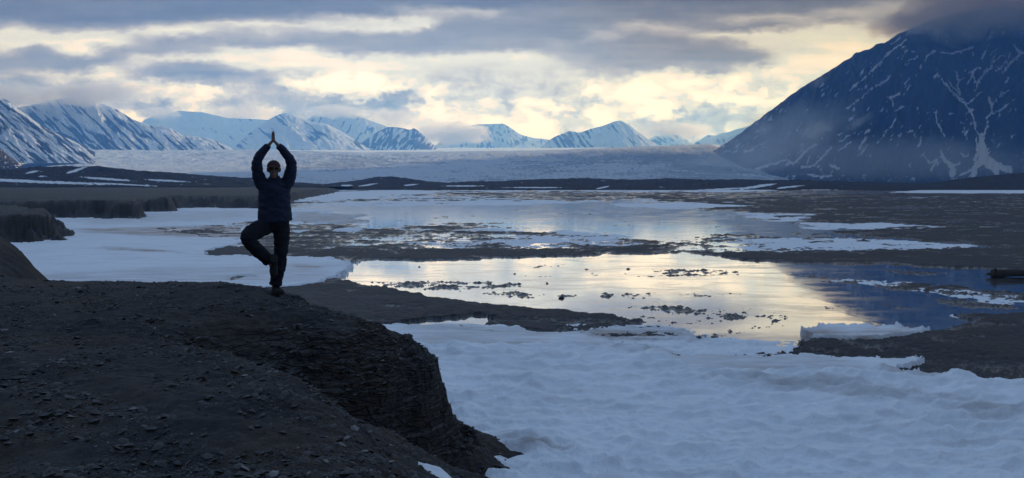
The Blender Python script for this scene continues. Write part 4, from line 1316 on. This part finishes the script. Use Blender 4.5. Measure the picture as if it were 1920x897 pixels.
# stones standing out of the shallow pool
M_STONE = simple_mat('wet_stone', (0.015, 0.015, 0.016), (0.04, 0.038, 0.038), 6.0, 0.6, 0.5, 18.0, 0.02)
STONES = [(1178, 505, 0.05, 'dark angular stone alone in the bright pool below the far mud bar'), (1053, 560, 0.06, 'small dark stone in the shallow speckled water right of the long mud bank'),
          (965, 514, 0.04, 'tiny dark stone alone in the middle of the bright pool'), (1026, 532, 0.04, 'tiny dark pebble in the bright pool, between the stone and the speckled bar'),
          (786, 501, 0.04, 'tiny dark pebble near the left end of the bright pool')]
for i, (px, py, rad, lab) in enumerate(STONES):
    x, y = gpt(px, py)
    bm = bmesh.new(); bmesh.ops.create_icosphere(bm, subdivisions=3, radius=rad)
    r = np.random.default_rng(60 + i)
    pl = [(Vector(r.normal(size=3)).normalized(), rad * r.uniform(0.55, 0.85)) for _ in range(9)]
    for v in bm.verts:
        for nrm, dd in pl:
            e = v.co.dot(nrm) - dd
            if e > 0: v.co -= nrm * e
        v.co.x *= 1.7
    me = bpy.data.meshes.new('stone'); bm.to_mesh(me); bm.free(); me.materials.append(M_STONE)
    o = link(bpy.data.objects.new('stone', me)); o.location = (x, y, -3.6 + rad * 0.25); o.rotation_euler = (0, 0, r.random() * 6)
    tag(o, lab, 'stone')

# ------------------------------------------------------------------ the person in tree pose
def tube_bm(bm, pts, sides=20, cap=True):
    """pts: (x, y, z, rx, ry[, dir]) rings normal to the path; rx across, ry fore-aft"""
    P = [Vector(p[:3]) for p in pts]
    rings = []
    for i, p in enumerate(pts):
        tan = (P[min(i + 1, len(P) - 1)] - P[max(i - 1, 0)]).normalized()
        ref = Vector((0, 1, 0)) if abs(tan.y) < 0.9 else Vector((0, 0, 1))
        a = ref.cross(tan).normalized()          # across
        b = tan.cross(a).normalized()
        ring = []
        for k in range(sides):
            th = 2 * math.pi * k / sides
            ring.append(bm.verts.new(P[i] + a * (math.cos(th) * p[3]) + b * (math.sin(th) * p[4])))
        rings.append(ring)
    for r0, r1 in zip(rings[:-1], rings[1:]):
        for k in range(sides):
            bm.faces.new((r0[k], r0[(k + 1) % sides], r1[(k + 1) % sides], r1[k]))
    for ring, sgn in ((rings[0], -1), (rings[-1], 1)):
        bm.faces.new(ring if sgn > 0 else ring[::-1])


def resample(pts, n=5):
    """Catmull-Rom through the points so joints bend smoothly"""
    A = np.array(pts, float); out = []
    for i in range(len(A) - 1):
        p0, p1, p2, p3 = A[max(i - 1, 0)], A[i], A[i + 1], A[min(i + 2, len(A) - 1)]
        for k in range(n):
            t = k / n
            out.append(0.5 * ((2 * p1) + (-p0 + p2) * t + (2 * p0 - 5 * p1 + 4 * p2 - p3) * t * t + (-p0 + 3 * p1 - 3 * p2 + p3) * t ** 3))
    out.append(A[-1])
    return [tuple(p) for p in out]


def ball_bm(bm, c, r, rot=None):
    M = Matrix.Translation(c) @ (rot or Matrix.Identity(4)) @ Matrix.Diagonal((r[0], r[1], r[2], 1))
    bmesh.ops.create_icosphere(bm, subdivisions=4, radius=1.0, matrix=M)


def fuse(name, bm, voxel, mat, parent=None, smooth_it=4, wrinkle=0.0, seed=0):
    bmesh.ops.recalc_face_normals(bm, faces=bm.faces)
    me = bpy.data.meshes.new('tmp'); bm.to_mesh(me); bm.free()
    ob = link(bpy.data.objects.new('tmp', me))
    md = ob.modifiers.new('r', 'REMESH'); md.mode = 'VOXEL'; md.voxel_size = voxel
    sm_ = ob.modifiers.new('s', 'SMOOTH'); sm_.iterations = smooth_it; sm_.factor = 0.5
    dg = bpy.context.evaluated_depsgraph_get()
    me2 = bpy.data.meshes.new_from_object(ob.evaluated_get(dg))
    bpy.data.objects.remove(ob); bpy.data.meshes.remove(me)
    if wrinkle:
        k = len(me2.vertices)
        co = np.zeros(k * 3, np.float32); me2.vertices.foreach_get('co', co); co = co.reshape(-1, 3)
        nn = np.zeros(k * 3, np.float32); me2.vertices.foreach_get('normal', nn); nn = nn.reshape(-1, 3)
        w = fbm(co[:, 0] / 0.10 + co[:, 1] / 0.13, co[:, 2] / 0.05, 3, seed) + 0.5 * fbm(co[:, 1] / 0.09 + 5, co[:, 2] / 0.07 + co[:, 0] / .2, 3, seed + 1)
        co = co + nn * (w * wrinkle)[:, None]
        me2.vertices.foreach_set('co', co.ravel().astype(np.float32)); me2.update()
    me2.polygons.foreach_set('use_smooth', np.ones(len(me2.polygons), bool))
    me2.materials.clear(); me2.materials.append(mat)
    me2.name = name
    o = link(bpy.data.objects.new(name, me2))
    if parent: o.parent = parent
    return o


def build_person():
    skin = simple_mat('skin', (0.17, 0.098, 0.083), (0.21, 0.12, 0.10), 18.0, 0.55, 0.15, 60, 0.003)
    navy = simple_mat('navy_jacket_cloth', (0.014, 0.020, 0.044), (0.020, 0.028, 0.058), 9.0, 0.8, 0.4, 60, 0.004, 0.25)
    black = simple_mat('black_trouser_cloth', (0.008, 0.010, 0.016), (0.013, 0.015, 0.023), 9.0, 0.85, 0.4, 60, 0.004, 0.2)
    boot_m = simple_mat('boot_leather', (0.006, 0.006, 0.007), (0.012, 0.011, 0.011), 20.0, 0.8, 0.4, 60, 0.004)
    sole_m = simple_mat('boot_rubber', (0.006, 0.006, 0.006), (0.014, 0.013, 0.013), 20.0, 0.8, 0.3, 60, 0.004)
    cap_m = simple_mat('maroon_cap_cloth', (0.045, 0.018, 0.022), (0.065, 0.026, 0.030), 20.0, 0.85, 0.3, 80, 0.003)
    badge_m = simple_mat('red_badge', (0.28, 0.03, 0.03), (0.34, 0.05, 0.04), 30.0, 0.7, 0.0)
    lens_m = simple_mat('dark_lens', (0.020, 0.018, 0.018), (0.028, 0.025, 0.025), 5.0, 0.35, 0.0)
    hair_m = simple_mat('short_hair', (0.03, 0.022, 0.018), (0.06, 0.045, 0.035), 60.0, 0.8, 0.5, 120, 0.004)

    bm = bmesh.new()
    # trunk, neck
    tube_bm(bm, resample([(0.02, 0.0, 0.86, .14, .10), (0.02, 0, 0.98, .155, .11), (0.018, 0, 1.12, .140, .10), (0.015, 0, 1.30, .165, .115), (0.015, 0, 1.44, .15, .10), (0.014, 0.0, 1.50, .07, .065), (0.014, -0.008, 1.56, .056, .060), (0.014, -0.02, 1.62, .055, .060)]))
    # head: skull, jaw, nose, ears, brow
    hc = Vector((0.014, -0.030, 1.655))
    ball_bm(bm, hc + Vector((0, 0.012, 0.025)), (0.076, 0.094, 0.092))
    ball_bm(bm, hc + Vector((0, -0.022, -0.052)), (0.056, 0.066, 0.070))
    ball_bm(bm, hc + Vector((0, -0.075, -0.105)), (0.026, 0.020, 0.018))
    tube_bm(bm, [(0.014, -0.118, 1.672, .009, .010), (0.014, -0.130, 1.650, .011, .012), (0.014, -0.138, 1.630, .016, .014), (0.014, -0.120, 1.622, .013, .012)], 12)
    ball_bm(bm, hc + Vector((0, -0.085, 0.030)), (0.055, 0.016, 0.011))
    ball_bm(bm, hc + Vector((0, -0.083, -0.066)), (0.026, 0.012, 0.007)); ball_bm(bm, hc + Vector((0, -0.080, -0.080)), (0.022, 0.012, 0.007))
    for s in (-1, 1):
        ball_bm(bm, hc + Vector((s * 0.080, 0.012, -0.006)), (0.012, 0.022, 0.034), Matrix.Rotation(R(s * 12), 4, 'Y'))
    # arms overhead
    arms = {-1: [(-0.10, 0.0, 1.42), (-0.160, -0.005, 1.50), (-0.190, -0.03, 1.62), (-0.195, -0.055, 1.745), (-0.135, -0.07, 1.865), (-0.040, -0.085, 1.975)],
            1: [(0.13, 0.0, 1.42), (0.190, -0.005, 1.50), (0.228, -0.03, 1.62), (0.235, -0.055, 1.745), (0.170, -0.07, 1.865), (0.070, -0.085, 1.975)]}
    rad = [.075, .066, .055, .046, .042, .029]
    for s, pts in arms.items():
        tube_bm(bm, resample([(*p, r_, r_) for p, r_ in zip(pts, rad)]))
        # palm and fingers, palms pressed together in the middle plane
        w = Vector(pts[-1]); cxm = 0.014
        def P(along, dy, off):
            base = Vector((w.x + (cxm + s * 0.0105 - w.x) * min(1, along / 0.055), w.y + dy - 0.004, w.z + along))
            base.x += s * off
            return base
        tube_bm(bm, resample([(*P(-0.012, 0, 0), .024, .030), (*P(0.02, 0, 0), .020, .038), (*P(0.055, 0.0, 0.0), .016, .043), (*P(0.090, 0, -0.001), .014, .042), (*P(0.104, 0, -0.001), .011, .040)]), 16)
        for dy, ln, rr in ((-0.032, 0.062, .0075), (-0.011, 0.074, .0085), (0.011, 0.080, .0085), (0.032, 0.072, .0085)):
            tube_bm(bm, resample([(*P(0.088, dy, 0), rr * 1.15, rr * 1.15), (*P(0.10 + ln * .45, dy * 1.02, 0.003), rr, rr), (*P(0.10 + ln * .75, dy * 1.0, 0.001), rr * .92, rr * .92), (*P(0.10 + ln, dy * 0.98, -0.004), rr * .7, rr * .7)], 3), 10)
        tube_bm(bm, resample([(*P(0.020, 0.030, 0.0), .016, .016), (*P(0.055, 0.058, 0.002), .0125, .0125), (*P(0.085, 0.068, -0.001), .010, .010), (*P(0.108, 0.066, -0.005), .007, .007)], 3), 10)
    # legs inside the trousers
    tube_bm(bm, resample([(0.095, 0, 0.92, .085, .085), (0.085, -.01, 0.70, .072, .075), (0.068, -.02, 0.49, .055, .056), (0.04, .0, 0.30, .052, .054), (0.012, .01, 0.10, .038, .042), (0.01, .0, 0.05, .04, .05)]))
    tube_bm(bm, resample([(-0.06, 0, 0.92, .085, .085), (-0.19, -.09, 0.86, .075, .072), (-0.325, -.19, 0.795, .056, .055), (-0.20, -.15, 0.60, .052, .052), (-0.06, -.11, 0.44, .038, .040), (-0.02, -.12, 0.34, .035, .03)]))
    body = fuse('person', bm, 0.0065, skin, smooth_it=2)

    # jacket: trunk and sleeves in one skin
    bm = bmesh.new()
    tube_bm(bm, resample([(0.018, 0.0, 0.955, .222, .150), (0.016, 0, 0.99, .222, .152), (0.014, 0, 1.08, .216, .150), (0.014, 0, 1.20, .208, .148), (0.015, 0, 1.34, .206, .146), (0.017, 0, 1.44, .190, .130), (0.017, 0, 1.505, .125, .10), (0.016, -.004, 1.545, .078, .080), (0.015, -.01, 1.565, .072, .076)]), 32)
    srad = [.098, .088, .077, .067, .056, .044]
    for s, pts in arms.items():
        q = [list(p) for p in pts]
        q[-1] = [q[-1][0] + s * 0.006, q[-1][1], q[-1][2] - 0.005]
        tube_bm(bm, resample([(*p, r_, r_ * 1.05) for p, r_ in zip(q, srad)]))
    jac = fuse('jacket', bm, 0.010, navy, body, 5, 0.010, 71)
    # trousers
    bm = bmesh.new()
    tube_bm(bm, resample([(0.02, 0, 1.02, .170, .125), (0.018, 0, 0.95, .180, .135), (0.02, 0, 0.86, .165, .125)]), 28)
    tube_bm(bm, resample([(0.09, 0, 0.95, .108, .115), (0.098, -.005, 0.80, .108, .108), (0.090, -.012, 0.66, .098, .100), (0.075, -.02, 0.50, .088, .092), (0.052, -.01, 0.34, .088, .092), (0.022, .0, 0.20, .080, .088), (0.004, .0, 0.115, .086, .098)]))
    tube_bm(bm, resample([(-0.05, 0, 0.93, .112, .115), (-0.17, -.08, 0.875, .118, .108), (-0.275, -.16, 0.825, .112, .10), (-0.325, -.20, 0.765, .098, .095), (-0.265, -.18, 0.66, .092, .092), (-0.155, -.145, 0.545, .088, .088), (-0.060, -.115, 0.435, .080, .082)]))
    fuse('trousers', bm, 0.010, black, body, 5, 0.010, 81)

    # boots
    def boot(M):
        bm = bmesh.new()
        tube_bm(bm, resample([(0, 0.0, 0.18, .056, .062), (0, 0.0, 0.10, .052, .062), (0, 0.005, 0.05, .050, .066)]), 18)
        tube_bm(bm, resample([(0, 0.065, 0.045, .036, .036), (0, 0.03, 0.055, .046, .046), (0, -0.06, 0.050, .050, .042), (0, -0.14, 0.040, .052, .034), (0, -0.195, 0.034, .036, .024)]), 18)
        for v in bm.verts: v.co.z = max(v.co.z, 0.022)
        bmesh.ops.transform(bm, matrix=M, verts=bm.verts)
        b = fuse('boot', bm, 0.008, boot_m, body, 3)
        bm = bmesh.new()
        pr = [(0.035, 0.095), (0.050, 0.04), (0.046, -0.04), (0.056, -0.12), (0.046, -0.19), (0.0, -0.228), (-0.046, -0.19), (-0.056, -0.12), (-0.046, -0.04), (-0.050, 0.04), (-0.035, 0.095)]
        lo = [bm.verts.new((x_, y_, 0.0)) for x_, y_ in pr]; hi = [bm.verts.new((x_, y_, 0.026)) for x_, y_ in pr]
        bm.faces.new(lo[::-1]); bm.faces.new(hi)
        for i in range(len(pr)): bm.faces.new((lo[i], lo[(i + 1) % len(pr)], hi[(i + 1) % len(pr)], hi[i]))
        bmesh.ops.recalc_face_normals(bm, faces=bm.faces)
        bmesh.ops.bevel(bm, geom=list(bm.edges), offset=0.004, segments=2, affect='EDGES')
        bmesh.ops.transform(bm, matrix=M, verts=bm.verts)
        me = bpy.data.meshes.new('sole'); bm.to_mesh(me); bm.free(); me.materials.append(sole_m)
        so = link(bpy.data.objects.new('sole', me)); so.parent = b
    boot(Matrix.Translation((0.012, 0.01, 0.0)) @ Matrix.Rotation(R(22), 4, 'Z'))
    # raised foot hangs toes-down against the standing calf
    boot(Matrix.Translation((-0.010, -0.135, 0.46)) @ Matrix.Rotation(R(8), 4, 'Y') @ Matrix.Rotation(R(68), 4, 'X') @ Matrix.Rotation(R(8), 4, 'Z') @ Matrix.Translation((0, 0, -0.10)))

    # cap with peak and badge
    bm = bmesh.new()
    ball_bm(bm, hc + Vector((0, 0.010, 0.032)), (0.088, 0.104, 0.092))
    geom = bmesh.ops.bisect_plane(bm, geom=list(bm.verts) + list(bm.edges) + list(bm.faces), plane_co=hc + Vector((0, 0, 0.036)), plane_no=(0, 0.10, 1), clear_inner=True)
    bmesh.ops.holes_fill(bm, edges=[e for e in bm.edges if e.is_boundary])
    me = bpy.data.meshes.new('cap'); bm.to_mesh(me); bm.free(); me.materials.append(cap_m)
    me.polygons.foreach_set('use_smooth', np.ones(len(me.polygons), bool))
    cap = link(bpy.data.objects.new('cap', me)); cap.parent = body
    bm = bmesh.new()
    n = 13; up, lo = [], []
    for i in range(n):
        th = math.pi * i / (n - 1)
        for lst, dz in ((up, 0.004), (lo, -0.004)):
            row = []
            for k, (rx, ry) in enumerate(((0.082, 0.060), (0.084, 0.115), (0.078, 0.165))):
                x_ = math.cos(th) * rx; y_ = -math.sin(th) * ry
                row.append(bm.verts.new(hc + Vector((x_, y_ - 0.03, 0.040 + dz - 0.14 * max(0, -y_ - 0.06) - 1.6 * x_ * x_ + 0.006))))
            lst.append(row)
    for i in range(n - 1):
        for k in range(2):
            bm.faces.new((up[i][k], up[i][k + 1], up[i + 1][k + 1], up[i + 1][k])); bm.faces.new((lo[i][k], lo[i + 1][k], lo[i + 1][k + 1], lo[i][k + 1]))
        bm.faces.new((up[i][2], lo[i][2], lo[i + 1][2], up[i + 1][2])); bm.faces.new((up[i][0], up[i + 1][0], lo[i + 1][0], lo[i][0]))
    bmesh.ops.recalc_face_normals(bm, faces=bm.faces)
    me = bpy.data.meshes.new('peak'); bm.to_mesh(me); bm.free(); me.materials.append(cap_m)
    pk = link(bpy.data.objects.new('peak', me)); pk.parent = cap
    bm = bmesh.new(); ball_bm(bm, hc + Vector((0.058, -0.064, 0.070)), (0.016, 0.010, 0.014))
    me = bpy.data.meshes.new('badge'); bm.to_mesh(me); bm.free(); me.materials.append(badge_m)
    bd = link(bpy.data.objects.new('badge', me)); bd.parent = cap
    # sunglasses
    bm = bmesh.new()
    for s in (-1, 1):
        ball_bm(bm, hc + Vector((s * 0.034, -0.088, 0.008)), (0.027, 0.010, 0.016), Matrix.Rotation(R(-s * 14), 4, 'Z'))
        tube_bm(bm, [(hc.x + s * 0.064, hc.y - 0.082, hc.z + 0.012, .004, .005), (hc.x + s * 0.080, hc.y - 0.03, hc.z + 0.012, .004, .005), (hc.x + s * 0.083, hc.y + 0.02, hc.z + 0.008, .004, .005)], 8)
    tube_bm(bm, [(hc.x - 0.010, hc.y - 0.098, hc.z + 0.012, .004, .004), (hc.x + 0.010, hc.y - 0.098, hc.z + 0.012, .004, .004)], 8)
    fuse('sunglasses', bm, 0.003, lens_m, body, 1)
    # short hair below the cap
    bm = bmesh.new()
    ball_bm(bm, hc + Vector((0, 0.030, 0.012)), (0.080, 0.086, 0.082))
    fuse('hair', bm, 0.006, hair_m, body, 1, 0.004, 91)
    return body


person = build_person()
PD = 10.6
pxw = (513 - 960) / F * PD
person.location = (pxw, PD, bank_z(pxw, PD) + 0.004)
person.rotation_euler = (0, 0, math.atan2(-pxw, PD))
tag(person, 'person in navy jacket, black trousers and cap balancing on one leg with palms joined overhead', 'person')
gully_snow()
